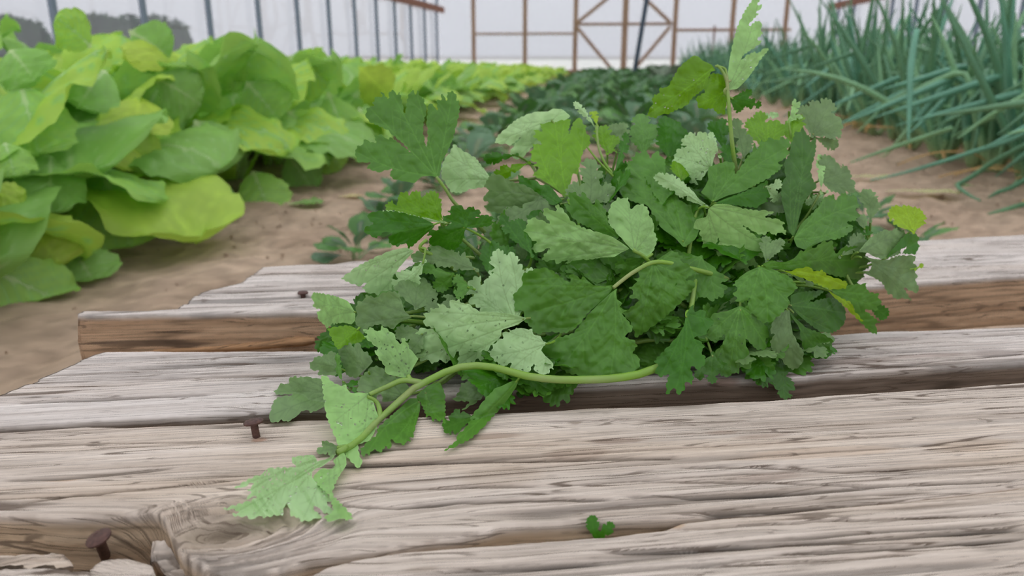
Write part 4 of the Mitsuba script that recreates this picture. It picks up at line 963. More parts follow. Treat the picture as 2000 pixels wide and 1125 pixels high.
def toothed(P, rng, tooth):
    """A traced outline, its foot at the origin, with rounded corners and small teeth."""
    P = np.asarray(P, float)
    for _ in range(2):
        N = np.roll(P, -1, 0); P = np.stack([P * .88 + N * .12, P * .12 + N * .88], 1).reshape(-1, 2)
    pol = Polygon(P).buffer(0)
    if pol.geom_type != 'Polygon': pol = max(pol.geoms, key=lambda g: g.area)
    X = np.array(pol.exterior.segmentize(.00035).coords)[:-1]
    if not pol.exterior.is_ccw: X = X[::-1]
    d = np.roll(X, -1, 0) - np.roll(X, 1, 0); d /= np.linalg.norm(d, axis=1, keepdims=True) + 1e-12
    q = np.r_[0, np.cumsum(np.linalg.norm(np.diff(X, axis=0), axis=1))]
    q = q + .3 * tooth * np.sin(q / tooth * 1.3 + rng.uniform(0, 6))
    n = np.stack([d[:, 1], -d[:, 0]], 1)
    R = np.linalg.norm(X, axis=1)
    ramp = sstep(.22, .45, R / R.max())
    w = np.abs(np.sin(math.pi * q / tooth)) ** .8 - .95
    X = X + n * (w * tooth * .20 * ramp)[:, None]
    pol = Polygon(X).buffer(0)
    return max(pol.geoms, key=lambda g: g.area) if pol.geom_type != 'Polygon' else pol

def leaf_mesh(tips, seed, h=.0014, tooth=.0056, outline=None):
    """tips: (x, y, half width) of each lobe in the leaf's plane, its foot at the origin. Points, triangles, vein strength, distance field for relief."""
    rng = np.random.default_rng(seed)
    polys, veins = [], []
    for x, y, w in tips:
        th = tooth * float(np.clip(w / .010, .50, 1.1))
        P, ve = lobe((0, 0), (x, y), w, rng, th)
        polys.append(P); veins += ve
    o = sorted(tips, key=lambda t: math.atan2(t[0], t[1]))
    for p, q in zip(o, o[1:]):                                                # the web of the blade between its lobes
        if math.atan2(q[0], q[1]) - math.atan2(p[0], p[1]) < 1.5:
            w = rng.uniform(.44, .62)
            polys.append(Polygon([(0, 0), (p[0] * .55, p[1] * .55), ((p[0] + q[0]) / 2 * w, (p[1] + q[1]) / 2 * w), (q[0] * .55, q[1] * .55)]).buffer(.0003))
    polys.append(shapely.Point(0, 0).buffer(.0012))
    pol = toothed(outline, rng, .0042) if outline is not None else unary_union(polys).buffer(.00025).buffer(-.00022)
    if pol.geom_type != 'Polygon':
        pol = max(pol.geoms, key=lambda g: g.area)
    pol = Polygon(pol.exterior)
    L = pol.exterior.length; nb = max(40, int(L / .00075))
    ring = np.array(pol.exterior.segmentize(.0008).simplify(.00008).coords)[:-1]
    vp, vw = [], []
    for c, wt in veins:
        d = np.r_[0, np.cumsum(np.linalg.norm(np.diff(c, axis=0), axis=1))]
        q = np.linspace(0, d[-1], max(3, int(d[-1] / .0010)))
        C = np.stack([np.interp(q, d, c[:, 0]), np.interp(q, d, c[:, 1])], 1)
        vp.append(C); vw.append(np.full(len(C), wt) * np.linspace(1, .45, len(C)))
    vp, vw = np.vstack(vp), np.concatenate(vw)
    x0, y0, x1, y1 = pol.bounds
    gx, gy = np.meshgrid(np.arange(x0, x1, h), np.arange(y0, y1, h * .87)); gx = gx + (np.arange(gx.shape[0]) % 2)[:, None] * h / 2
    g = np.stack([gx.ravel(), gy.ravel()], 1)
    core = pol.buffer(-.00035)
    inside = lambda q: shapely.contains_xy(core, q[:, 0], q[:, 1])
    g = g[inside(g)]; tv = cKDTree(vp)
    keep = inside(vp); vpk = vp[keep]
    if len(vpk):                                                              # thin out where veins crowd
        cell = np.round(vpk / .00055).astype(int); _, idx = np.unique(cell, axis=0, return_index=True); vpk = vpk[np.sort(idx)]
    g = g[tv.query(g)[0] > .0007] if len(g) else g
    side = []
    for s_ in (-.0006, .0006):
        dv = np.gradient(vpk, axis=0) if len(vpk) > 2 else np.zeros_like(vpk)
        nn = np.stack([-dv[:, 1], dv[:, 0]], 1); nn /= np.linalg.norm(nn, axis=1, keepdims=True) + 1e-9
        side.append(vpk + nn * s_)
    side = np.vstack(side) if len(vpk) else np.zeros((0, 2))
    side = side[inside(side)] if len(side) else side
    if len(side):
        side = side[tv.query(side)[0] > .0004]
        cell = np.round(side / .0006).astype(int); _, idx = np.unique(cell, axis=0, return_index=True); side = side[np.sort(idx)]
    q = np.vstack([ring, g, vpk, side])
    tri = Delaunay(q).simplices
    cen = q[tri].mean(1)
    tri = tri[shapely.contains_xy(pol, cen[:, 0], cen[:, 1])]
    a = q[tri]; cr = (a[:, 1, 0] - a[:, 0, 0]) * (a[:, 2, 1] - a[:, 0, 1]) - (a[:, 1, 1] - a[:, 0, 1]) * (a[:, 2, 0] - a[:, 0, 0])
    tri = tri[np.abs(cr) > 1e-12]; cr = cr[np.abs(cr) > 1e-12]
    tri[cr < 0] = tri[cr < 0][:, ::-1]
    used = np.unique(tri); new = -np.ones(len(q), int); new[used] = np.arange(len(used)); q, tri = q[used], new[tri]
    dist, j = tv.query(q)
    edge = np.zeros(len(q)); nr = (used < len(ring)); edge[nr] = 1
    return q, tri, dist, vw[j], edge

def leaf_relief(q, dist, vs, seed, fold, curl, ruffle=.0055, quilt=.0017):
    s3 = np.stack([q[:, 0], q[:, 1], 0 * q[:, 0] + seed * .37], 1)
    L = max(np.abs(q).max(), .01)
    z = ruffle * (meshkit.fbm(s3 * 55, 3, seed) - .5) * 2 * np.clip(np.linalg.norm(q, axis=1) / L * 1.5, 0, 1)
    z = z + .55 * quilt * (1 - np.exp(-(dist / .0030) ** 2)) - .00025 * vs * np.exp(-(dist / .0005) ** 2)
    z = z + quilt * 1.3 * (meshkit.fbm(s3 * 230, 3, seed + 5) - .5)
    return z - fold * np.abs(q[:, 0]) - curl * q[:, 1] * np.abs(q[:, 1]) / L

def leaf_tint(q, dist, vs, edge, tone, seed, rng):
    c = TONES[tone]
    s3 = np.stack([q[:, 0], q[:, 1], 0 * q[:, 0] + seed * .61], 1)
    mot = meshkit.fbm(s3 * 260, 3, seed)[:, None]; br = meshkit.fbm(s3 * 45, 2, seed + 3)[:, None]
    amp = .5 if tone in 'mgpd' else .28
    col = c * (1 + amp * (mot - .5) + .35 * (br - .5)) * rng.uniform(.92, 1.08)
    v = np.exp(-(dist / .00035) ** 2)[:, None] * vs[:, None]
    veinc = lin(112, 152, 84) if tone in 'u' else (c * .55 if tone in 'pg' else np.minimum(c * 1.55 + .02, .8))
    col = col * (1 - .55 * v) + veinc * (.55 * v)
    col = col * (1 - .18 * edge[:, None]) + np.minimum(c * 1.5, .85) * (.18 * edge[:, None])
    return np.clip(col, .004, .9)

drop_v = trimesh.creation.icosphere(subdivisions=2)
def droplets(V, F, nrm, n, rng, rmax=.0010):
    """Flat beads of water lying on the leaf's near side."""
    out = []
    f = F[rng.integers(0, len(F), n * 3)]
    w = rng.dirichlet([1, 1, 1], n * 3)
    P = (V[f] * w[:, :, None]).sum(1)
    N = np.cross(V[f[:, 1]] - V[f[:, 0]], V[f[:, 2]] - V[f[:, 0]]); N /= np.linalg.norm(N, axis=1, keepdims=True) + 1e-15
    got = []
    for p, nn in zip(P, N):
        r = rmax * rng.uniform(.28, .65) * (1.5 if rng.random() < .1 else 1)
        if len(got) >= n: break
        if any(np.linalg.norm(p - g) < .0016 for g in got): continue
        got.append(p)
        if nn @ nrm < 0: nn = -nn
        a = unit(np.cross(nn, [.31, .2, .9])); b = np.cross(nn, a)
        u = drop_v.vertices
        v = p + (u[:, :1] * a + u[:, 1:2] * b) * r + nn * np.where(u[:, 2:] > 0, u[:, 2:] * r * .40, u[:, 2:] * r * .12) + nn * r * .10
        out.append((v, drop_v.faces))
    return join(out)

def view_leaf(parent, px, py, off, tone, tips, ga=None, gb=None, fold=None, curl=None, drops=0, seed=0, h=.0014, ruffle=.0055, o=None, quilt=.0017):
    """One leaflet: foot and lobe tips given as seen in the photograph, the depth of the foot behind the heap's front (cm) and the slope of its plane (cm per 100 px)."""
    rng = np.random.default_rng(1000 + seed)
    z0 = min(heap_depth(px, py) + off * .01, plank_depth(px, py) - .004)
    cx, cy = np.mean([t[0] for t in tips]), np.mean([t[1] for t in tips])
    dx, dy = cx - px, cy - py; ln = math.hypot(dx, dy)
    zt = min(heap_depth(cx, cy) + off * .01, plank_depth(cx, cy) - .004)
    along, across = (zt - z0) * 1e4 / ln + rng.uniform(-.5, .5), rng.uniform(-1.3, 1.3)
    ga = along * dx / ln - across * dy / ln if ga is None else ga
    gb = along * dy / ln + across * dx / ln if gb is None else gb
    fold = rng.uniform(-.05, .32) if fold is None else fold
    curl = rng.uniform(.05, .42) if curl is None else curl
    B = at_depth(px, py, z0)
    A1, A2 = at_depth(px + 100, py, z0 + ga * .01), at_depth(px, py + 100, z0 + gb * .01)
    en = unit(np.cross(A1 - B, A2 - B))
    if en @ (C0 - B) < 0: en = -en
    def hit(x, y):
        d = ray(x, y); return C0 + d * (((B - C0) @ en) / (d @ en))
    ey = unit(hit(cx, cy) - B); exx = np.cross(ey, en)
    loc = []
    for tx, ty, hw in tips:
        t = hit(tx, ty) - B
        zt = (hit(tx, ty) - C0) @ FW
        loc.append((t @ exx, t @ ey, hw * zt / FPX * 1.12))
    ring = None
    if o:
        ring = np.array([[(hit(x, y) - B) @ exx, (hit(x, y) - B) @ ey] for x, y in outline_px(o)])
    q, F, dist, vs, edge = leaf_mesh(loc, seed, h, outline=ring)
    z = leaf_relief(q, dist, vs, seed, fold, curl, ruffle, quilt)
    V = B + q[:, :1] * exx + q[:, 1:] * ey
    tow = C0 - V; tow /= np.linalg.norm(tow, axis=1, keepdims=True)
    V = V + z[:, None] * tow                                                  # bent towards or away from the eye, so that the outline keeps its place
    zt = TOP + .0016 + .0010 * np.clip(meshkit.fbm(V * 60, 2, 3), 0, 1)         # where it meets the planks it lies down on them
    near = V[:, 2] < TOP + .009
    if near.any():                                                            # the knot stands a little proud of its plank
        xy = V[near][:, :2]
        zt[near] += np.maximum(wood(xy @ PE, xy @ PN, GREY, 1, knot=True)[0], 0)
        zt[near] += .0014 * (np.hypot((xy @ PE - KNOT[0]) / .06, (xy @ PN - KNOT[1]) / .035) < 1)
    low = V[:, 2] < zt
    V[low] = C0 + (V[low] - C0) * ((EYE_H - zt[low]) / (EYE_H - V[low, 2]))[:, None]
    F = F[:, ::-1] if np.cross(exx, ey) @ en < 0 else F
    k = put(parent, 'leaf', green((V, F), 'm_coriander', leaf_tint(q, dist, vs, edge, tone, seed, rng)))
    if drops:
        d = put(k, 'water_droplets', mikit.ply(droplets(V, F, en, drops, rng), 'm_water', True)); tag(d, kind='stuff')
    return B, ey, en

CORE = [at_depth(1330, 620, .475), at_depth(1180, 640, .47), at_depth(1450, 600, .49)]
def stem_mesh(P, r0, r1, n=26):
    P = smooth_path(P, n)
    v, f = tube(P, np.linspace(r0, r1, n), 9, .07)
    c = lin(120, 160, 56) * (.8 + .4 * meshkit.fbm(v * 120, 3, 2)[:, None]); k = sstep(.3, .8, meshkit.fbm(v * 60, 2, 5))[:, None]
    return green((v, f), 'm_stem', c * (1 - .6 * k) + lin(160, 152, 92) * .6 * k)

ns_ = 0
def sprig(label, leaves, stem=None, width=9, core=0, group=None, twigs=()):
    """A sprig: its leaflets, and a stem that runs from its node down into the heap (or along the path given)."""
    global ns_
    t = 'coriander_sprig' if ns_ == 0 else f'coriander_sprig_{ns_:03d}'
    labels[t] = {k: v for k, v in dict(label=label, category='coriander sprig', group=group or 'coriander sprigs of the bunch').items() if v}
    feet = []
    for j, lf in enumerate(leaves):
        o = lf[5] if len(lf) > 5 else {}
        B, ey, en = view_leaf(t, lf[0], lf[1], lf[2], lf[3], lf[4], seed=ns_ * 17 + j * 3 + 1, **o)
        feet.append((B, ey))
    zw = np.mean([(b - C0) @ FW for b, _ in feet])
    r = width / 2 * zw / FPX
    if stem is not None:
        P = np.array([at_depth(x, y, heap_depth(x, y) + o * .01) for x, y, o in stem])
        P[:, 2] = np.maximum(P[:, 2], TOP + r * 1.1)
        put(t, 'stem', stem_mesh(P, r * 1.1, r * .75))
        ends = P
    else:
        c = CORE[core]
        node = np.mean([b for b, _ in feet], 0)
        node = node + unit(c - node) * .014 + unit(node - C0) * .014 - .006 * np.mean([e for _, e in feet], 0)
        midp = (node + c) / 2 + [0, 0, .012]
        P = np.array([c, midp, node]); P[:, 2] = np.maximum(P[:, 2], TOP + .003)
        put(t, 'stem', stem_mesh(P, r * 1.25, r * .8))
        ends = P[-1:]
    for b, ey in feet:
        e = ends[np.argmin(np.linalg.norm(ends - b, axis=1))]
        if np.linalg.norm(e - b) > .003:
            m = (e + b) / 2 - ey * .003 + (unit(b - C0) * .008 if stem is None else np.array([0, 0, .001]))
            put(t, 'petiole', stem_mesh(np.array([e, m, b + ey * .002]), r * .7, r * .45, 12))
    for tw in twigs:
        P = np.array([at_depth(x, y, heap_depth(x, y) + o * .01) for x, y, o in tw])
        put(t, 'petiole', stem_mesh(P, r * .75, r * .55, 14))
    ns_ += 1

D = dict
# ---- left side and top
sprig('coriander sprig with one tall three lobed leaf rising at the left of the bunch', [(852, 345, 2.0, 'm', [(688, 294, 40), (718, 206, 40), (765, 180, 24), (812, 174, 26), (884, 178, 34)], D(o='A1', fold=.0, curl=.05, ga=0, gb=-.6, h=.0012))],
      stem=[(960, 470, 6), (915, 420, 4), (886, 394, 3), (868, 366, 2.4), (852, 345, 2.0)], width=8)
sprig('coriander sprig with a pale leaf underside just right of the tall left leaf', [(972, 352, 5, 'u', [(868, 296, 30), (862, 350, 34), (900, 395, 34), (905, 290, 24)], D(o='A2', curl=.3, ga=.6)), (1010, 302, 6, 'v', [(944, 311, 12)]), (1034, 318, 5.5, 'l', [(962, 346, 13)])])
sprig('coriander sprig with a silvery grey leaf arching over the left shoulder of the bunch', [(1082, 232, 6, 'u', [(966, 278, 26), (1006, 312, 18), (990, 240, 16), (1098, 214, 12)], D(o='A3', curl=.35, ga=.5)), (1098, 392, 3.5, 'g', [(944, 372, 26), (948, 402, 26), (1012, 345, 20)], D(o='A6')), (1100, 402, 3, 'v', [(1012, 342, 14), (1060, 360, 16)], D(o='A6b'))])
sprig('coriander sprig with the big yellow green leaf lit from behind at the top', [(1110, 396, 4, 'l', [(1040, 316, 26), (1046, 268, 30), (1082, 225, 26), (1104, 220, 22), (1142, 242, 28), (1150, 290, 22)], D(o='B1', gb=-1.6, fold=-.05, h=.0012)), (1186, 300, 5, 'l', [(1175, 244, 18), (1199, 263, 16), (1196, 288, 14)]), (1205, 296, 6, 'g', [(1198, 240, 14), (1218, 238, 14), (1226, 280, 14)])])
sprig('young coriander sprig standing with a folded grey leaf tip and bright green bud', [(1166, 250, 4, 'u', [(1121, 198, 8)], D(fold=.9)), (1166, 246, 4.4, 'y', [(1156, 216, 9)]), (1200, 338, 4, 'v', [(1224, 258, 11), (1240, 320, 10)], D(fold=.6))],
      stem=[(1230, 420, 6), (1200, 346, 4.2), (1178, 312, 4), (1168, 280, 4), (1166, 247, 4)], width=6, twigs=[[(1206, 352, 4.2), (1172, 318, 3.8), (1146, 286, 3.6)]])
sprig('coriander sprig with small dark leaves in the notch left of the tallest sprig', [(1256, 304, 6, 'm', [(1248, 222, 20), (1272, 240, 18), (1236, 250, 14)]), (1308, 312, 5.5, 'v', [(1300, 226, 18), (1318, 232, 18), (1340, 252, 18), (1290, 262, 16)])])
sprig('coriander sprig with a broad grey leaf beaded with water below the yellow green leaf', [(1152, 396, 2.6, 'g', [(1152, 308, 22), (1110, 360, 22), (1200, 364, 22), (1120, 386, 14)], D(drops=10, gb=-1.2)), (1130, 446, 2.2, 'l', [(1112, 374, 12), (1138, 374, 14)])])
sprig('coriander sprig with the large mottled leaf in the upper middle of the bunch', [(1336, 476, 2.0, 'm', [(1226, 320, 46), (1212, 356, 34), (1262, 292, 40), (1300, 305, 34), (1372, 412, 30)], D(o='B9', gb=-1.4, fold=.1, curl=.05, h=.0012)), (1380, 404, 1.4, 'u', [(1277, 342, 14), (1310, 352, 12)], D(fold=.6)), (1332, 354, 3, 'l', [(1322, 312, 15), (1340, 330, 12)])])
sprig('tallest coriander sprig standing up above all others with pale drooping leaves', [(1420, 178, 0.5, 'p', [(1484, -4, 22), (1490, 42, 20), (1501, 95, 18), (1470, 130, 20)], D(o='C1', drops=14, fold=.25, curl=-.05, gb=-.8, h=.0012)),
      (1400, 126, 0.3, 'l', [(1262, 226, 30), (1308, 216, 26), (1340, 180, 34)], D(o='C2', curl=.5, fold=.2, drops=8)), (1420, 172, 1.2, 'l', [(1360, 204, 18), (1384, 216, 22), (1402, 226, 20), (1388, 150, 16)], D(o='C3', gb=.4)), (1426, 192, .8, 'v', [(1488, 206, 10), (1470, 178, 9), (1452, 214, 13)])],
      stem=[(1470, 420, 5), (1440, 340, 3), (1430, 280, 1.4), (1425, 225, .8), (1421, 172, .5), (1420, 160, .4)], width=9, twigs=[[(1421, 168, .5), (1415, 146, .3), (1400, 127, .3)]])
sprig('coriander sprig with pale dewy leaves right below the tallest sprig', [(1388, 328, 2.2, 'u', [(1338, 262, 20), (1366, 257, 16), (1314, 304, 22), (1340, 346, 20), (1384, 270, 14)], D(drops=22)), (1406, 306, 2, 'u', [(1387, 256, 8)]), (1430, 332, 3, 'v', [(1416, 282, 13), (1428, 284, 12)]), (1416, 296, 4, 'v', [(1388, 236, 16), (1412, 230, 16)])])
sprig('coriander sprig with the largest mottled leaf right of the middle and a dark folded lobe', [(1390, 396, 1.2, 'm', [(1542, 284, 36), (1500, 272, 38), (1446, 300, 34), (1400, 316, 22), (1524, 340, 24)], D(o='D6', h=.0012, fold=.0, curl=.08)), (1394, 398, 1.0, 'v', [(1510, 374, 20), (1500, 358, 16)], D(o='D6b', fold=.2)), (1452, 312, 2.6, 'g', [(1436, 230, 15), (1462, 262, 12)])])
sprig('coriander sprig with yellow green leaf blades at the top right shoulder', [(1504, 296, 4, 'l', [(1482, 216, 18), (1462, 230, 18), (1518, 234, 20), (1500, 240, 20)]), (1545, 217, 5, 'u', [(1491, 226, 7)]), (1548, 284, 3.6, 'l', [(1560, 222, 18), (1536, 240, 12)])])
sprig('coriander sprig of young narrow pale tips standing above the right shoulder', [(1540, 238, 3.6, 'p', [(1553, 193, 5), (1562, 198, 5), (1567, 226, 6)])], stem=[(1560, 330, 5), (1545, 270, 3.8), (1540, 236, 3.6)], width=5)
sprig('coriander sprig with a grey green fan leaf at the upper right corner of the bunch', [(1586, 266, 4, 'g', [(1572, 204, 20), (1596, 196, 22), (1622, 194, 22), (1643, 232, 22), (1644, 258, 14)]), (1590, 268, 4.2, 'g', [(1638, 285, 13)])])
sprig('coriander sprig with a tall dark leaf and long pale midrib on the right', [(1548, 468, 1.6, 'd', [(1567, 250, 36), (1592, 272, 22), (1545, 330, 30)], D(o='D12', fold=.15, gb=-.9, h=.0012)), (1550, 466, 1.4, 'm', [(1678, 398, 36), (1662, 440, 30), (1610, 392, 28), (1600, 480, 26)], D(o='G1', h=.0012)), (1604, 376, 2, 'p', [(1602, 300, 10)])])
sprig('coriander sprig with a teal leaf drooping at the right flank', [(1600, 352, 3, 'g', [(1628, 308, 20), (1662, 334, 20), (1672, 362, 22), (1640, 365, 16)]), (1498, 366, 2.2, 'u', [(1528, 357, 10), (1524, 390, 12)]), (1616, 374, 2.4, 'u', [(1572, 398, 8), (1583, 409, 6)])])
sprig('coriander sprig with a yellow leaf sticking out at the far right end', [(1784, 454, 1.6, 'y', [(1740, 404, 20), (1764, 400, 18), (1790, 404, 18), (1803, 416, 14)], D(gb=-.8)), (1700, 432, 3, 'g', [(1690, 368, 16), (1712, 392, 12)]), (1690, 452, 2.6, 'g', [(1682, 417, 13)])])
sprig('coriander sprig with broad blue green leaves hanging over the right end of the bunch', [(1672, 494, 1.2, 'g', [(1752, 444, 28), (1730, 458, 26), (1779, 466, 24), (1797, 482, 22)], D(o='G6', h=.0012)), (1678, 500, 1.0, 'g', [(1792, 576, 26), (1780, 590, 20), (1738, 578, 18), (1797, 527, 28)], D(o='G7', curl=.35, h=.0012)), (1640, 502, 2, 'g', [(1690, 462, 18)]), (1728, 506, 1.8, 'v', [(1796, 470, 14)], D(o='G6b')), (1690, 590, 1.8, 'v', [(1734, 620, 14)]), (1788, 526, 2, 'y', [(1804, 517, 5)])])
sprig('coriander sprig with a long horizontal mottled leaf and a yellow fold at the right front', [(1484, 520, .6, 'm', [(1706, 510, 30), (1668, 484, 26), (1625, 472, 26), (1592, 474, 18), (1690, 546, 20)], D(o='G8', gb=1.0, h=.0012)), (1526, 528, .2, 'y', [(1656, 560, 18), (1600, 546, 14)], D(o='G9', fold=.1)), (1542, 536, .6, 'g', [(1590, 557, 7)]), (1620, 566, .6, 'm', [(1712, 650, 24), (1722, 576, 22), (1724, 602, 22)], D(o='G10', h=.0012)), (1612, 560, .3, 'y', [(1688, 630, 10)], D(o='G10b'))], core=2)
# ---- the front
sprig('coriander sprig with the pale grey green leaf hanging forward in the centre right', [(1380, 402, .4, 'p', [(1536, 442, 28), (1530, 420, 22), (1448, 538, 36), (1502, 484, 30), (1356, 440, 22), (1392, 486, 24)], D(o='F1', fold=.05, gb=1.4, h=.0011))])
sprig('crinkled central coriander sprig, one leaf pointing left and a grey one above it', [(1234, 488, .6, 'p', [(1022, 450, 28), (1034, 478, 22), (1064, 412, 24), (1090, 402, 16), (1060, 508, 20), (1102, 516, 20)], D(o='F3', quilt=.0030, fold=.05, gb=1.0, h=.0011)), (1226, 480, .7, 'm', [(1138, 376, 26), (1112, 380, 20), (1172, 408, 22)], D(o='F3b', h=.0011)), (1240, 490, .5, 'p', [(1226, 386, 36), (1256, 400, 28), (1278, 440, 28), (1282, 470, 20)], D(o='F2', quilt=.0030, h=.0011)), (1268, 502, 1.2, 'm', [(1200, 520, 9), (1210, 541, 10)])],
      stem=[(1200, 600, 4), (1272, 520, 1.2), (1262, 505, .8), (1238, 490, .5)], width=9)
sprig('coriander sprig with big glossy leaves bending down either side of its stalk, front centre', [(1276, 514, 0, 'm', [(1248, 656, 38), (1226, 585, 28), (1300, 620, 36), (1346, 590, 30), (1358, 550, 24), (1316, 490, 18)], D(o='F4', quilt=.0030, gb=-.9, fold=.12, h=.0011)),
      (1198, 562, -.3, 'm', [(1012, 556, 28), (1022, 546, 20), (1040, 610, 34), (1060, 676, 34), (1110, 540, 26), (1136, 540, 16)], D(o='I3', quilt=.0030, ga=.5, fold=-.05, h=.0011)), (1200, 564, -.5, 'm', [(1108, 704, 40), (1192, 742, 44), (1246, 736, 30), (1250, 700, 30), (1240, 654, 26)], D(o='I3b', quilt=.0030, fold=.1, gb=-.8, h=.0011))],
      stem=[(1420, 545, 3), (1350, 525, 1), (1279, 512, 0), (1240, 530, -.2), (1210, 552, -.3), (1198, 562, -.4)], width=10)
sprig('coriander sprig with a vivid narrow lobed leaf hanging over the plank edge', [(1340, 612, -.9, 'v', [(1318, 770, 24), (1334, 764, 14), (1380, 712, 20), (1392, 628, 17), (1352, 596, 9), (1290, 735, 20)], D(o='H1', gb=-1.0, h=.0011)), (1392, 690, 1.4, 'd', [(1362, 742, 12), (1392, 750, 12), (1422, 736, 12)])], core=0)
sprig('coriander sprig with a deeply cut dewy leaf at the lower front right of centre', [(1446, 600, .4, 'm', [(1424, 732, 16), (1444, 732, 14), (1466, 718, 14), (1398, 706, 18), (1382, 658, 18), (1500, 682, 18), (1504, 636, 20)], D(o='H2', drops=8, gb=-.9, h=.0011))], core=2)
sprig('coriander sprig with a veined fan leaf in front of the right half', [(1484, 522, 0, 'm', [(1432, 576, 26), (1454, 614, 26), (1500, 640, 32), (1544, 596, 28), (1556, 560, 22), (1440, 548, 16)], D(o='F7', quilt=.0030, gb=-1.2, h=.0011)), (1498, 512, 1.2, 'g', [(1530, 466, 10), (1518, 468, 9), (1498, 460, 13)])], core=2)
sprig('coriander sprig with a blue green and a dark toothed leaf touching the pale plank', [(1538, 600, .6, 'g', [(1556, 720, 24), (1506, 672, 18), (1512, 640, 16), (1560, 690, 24)], D(o='H3', gb=-.8, h=.0011)), (1545, 606, .9, 'd', [(1630, 668, 22), (1612, 700, 20), (1622, 690, 22)], D(o='H4')), (1540, 596, 1.2, 'd', [(1652, 612, 28), (1624, 646, 24), (1612, 568, 18)], D(o='H5'))], core=2)
sprig('coriander sprig with a big pale upturned leaf underside in the left front', [(1028, 622, -.2, 'u', [(828, 608, 22), (876, 587, 18), (910, 579, 14), (800, 664, 22), (818, 698, 20), (868, 708, 20), (896, 712, 16), (940, 706, 16)], D(o='I1', fold=.0, curl=.15, drops=26, h=.0011)), (1072, 670, -.3, 'u', [(952, 696, 20), (986, 646, 14), (1014, 638, 14), (998, 722, 18), (1060, 728, 16)], D(o='I2', drops=9, h=.0011))], core=1)
sprig('coriander sprig with an olive underside leaf standing behind the pale one', [(1006, 628, .8, 'u', [(970, 486, 22), (996, 492, 18), (1040, 522, 20), (914, 548, 28), (930, 580, 20)], D(drops=12)), (920, 562, 1.4, 'm', [(888, 578, 14), (886, 540, 12)])], core=1)
sprig('coriander sprig with bright leaves spread flat above the pale left leaf', [(852, 438, 1.0, 'v', [(714, 422, 20), (708, 452, 15), (728, 462, 14), (792, 486, 20), (770, 480, 14)], D(o='J1', gb=.8, h=.0011)), (880, 434, .6, 'u', [(736, 415, 9)], D(fold=.4)), (864, 434, 2.4, 'l', [(752, 402, 18), (778, 380, 18), (802, 377, 18), (836, 374, 18)])], stem=[(960, 520, 4), (900, 465, 2.2), (862, 438, 1.2)], width=7)
sprig('coriander sprig with a star shaped vivid leaf above the left front', [(911, 443, .6, 'v', [(900, 399, 20), (924, 404, 15), (862, 424, 16), (968, 432, 17), (862, 490, 18), (882, 492, 18), (838, 480, 13)], D(o='J3', h=.0011)), (1040, 500, 1.4, 'v', [(978, 420, 14), (1008, 427, 14), (1024, 442, 12)]), (960, 548, 1.6, 'v', [(960, 470, 22), (1000, 480, 20)])], core=1)
sprig('coriander sprig with a pale leaf reaching left over the far plank', [(812, 484, 1.0, 'u', [(664, 541, 24), (704, 560, 22), (738, 576, 20), (690, 520, 14)], D(o='J5', drops=12, h=.0011)), (830, 510, 1.2, 'u', [(768, 562, 20), (790, 575, 16)])], stem=[(900, 540, 4), (850, 500, 2), (820, 484, 1.1), (834, 468, 1)], width=8)
sprig('coriander sprig with crinkled dark leaves beneath the pale left leaf', [(932, 528, 1.6, 'g', [(802, 500, 17), (840, 480, 16), (880, 500, 20)], D(fold=.3)), (884, 536, 1.5, 'm', [(848, 565, 15), (806, 518, 11), (866, 562, 14)]), (812, 602, 1.6, 'g', [(822, 540, 24), (782, 548, 22), (846, 560, 20)]), (870, 610, 1.5, 'g', [(830, 590, 16), (880, 575, 14)])], core=1)
sprig('coriander sprig with a light leaf bent over beside the brown plank face', [(696, 610, .8, 'p', [(608, 576, 18), (612, 600, 18), (624, 630, 18), (640, 574, 16)], D(o='K1', curl=.3, h=.0011)), (702, 640, .9, 'l', [(652, 682, 20), (688, 692, 18), (668, 650, 16)], D(o='K1b'))], core=1)
sprig('coriander sprig with a dull blue green leaf left of the pale underside leaf', [(808, 618, .5, 'g', [(696, 588, 20), (690, 634, 22), (694, 660, 15), (716, 577, 18), (762, 572, 20), (730, 660, 18)], D(o='K2', h=.0011)), (830, 650, .9, 'g', [(770, 650, 18), (800, 690, 16)])], core=1)
sprig('coriander sprig with rounded blue green leaves low on the left', [(724, 732, .5, 'g', [(666, 668, 20), (688, 666, 18), (726, 686, 18), (660, 700, 14)], D(o='K3', h=.0011)), (668, 722, .7, 'g', [(603, 708, 18), (620, 690, 13), (648, 684, 12), (616, 728, 10)], D(o='K4')), (672, 752, .4, 'm', [(658, 690, 8)]), (696, 770, .4, 'v', [(688, 742, 11)])], core=1)
sprig('coriander sprig with a flat grey green leaf lying nearest the standing nail', [(648, 768, .7, 'g', [(534, 766, 20), (562, 740, 18), (588, 736, 16), (527, 812, 20), (560, 822, 20), (610, 802, 18)], D(o='K6', fold=.0, h=.0011))], core=1)
HERO = [(1350, 698, 1.2), (1300, 712, .8), (1240, 733, .2), (1190, 740, -.2), (1100, 742, -.4), (1030, 735, -.5), (960, 717, -.6), (925, 714, -.6), (880, 722, -.6), (850, 738, -.6), (820, 750, -.6), (800, 766, -.6), (740, 820, .1), (700, 862, .2), (660, 884, 0)]
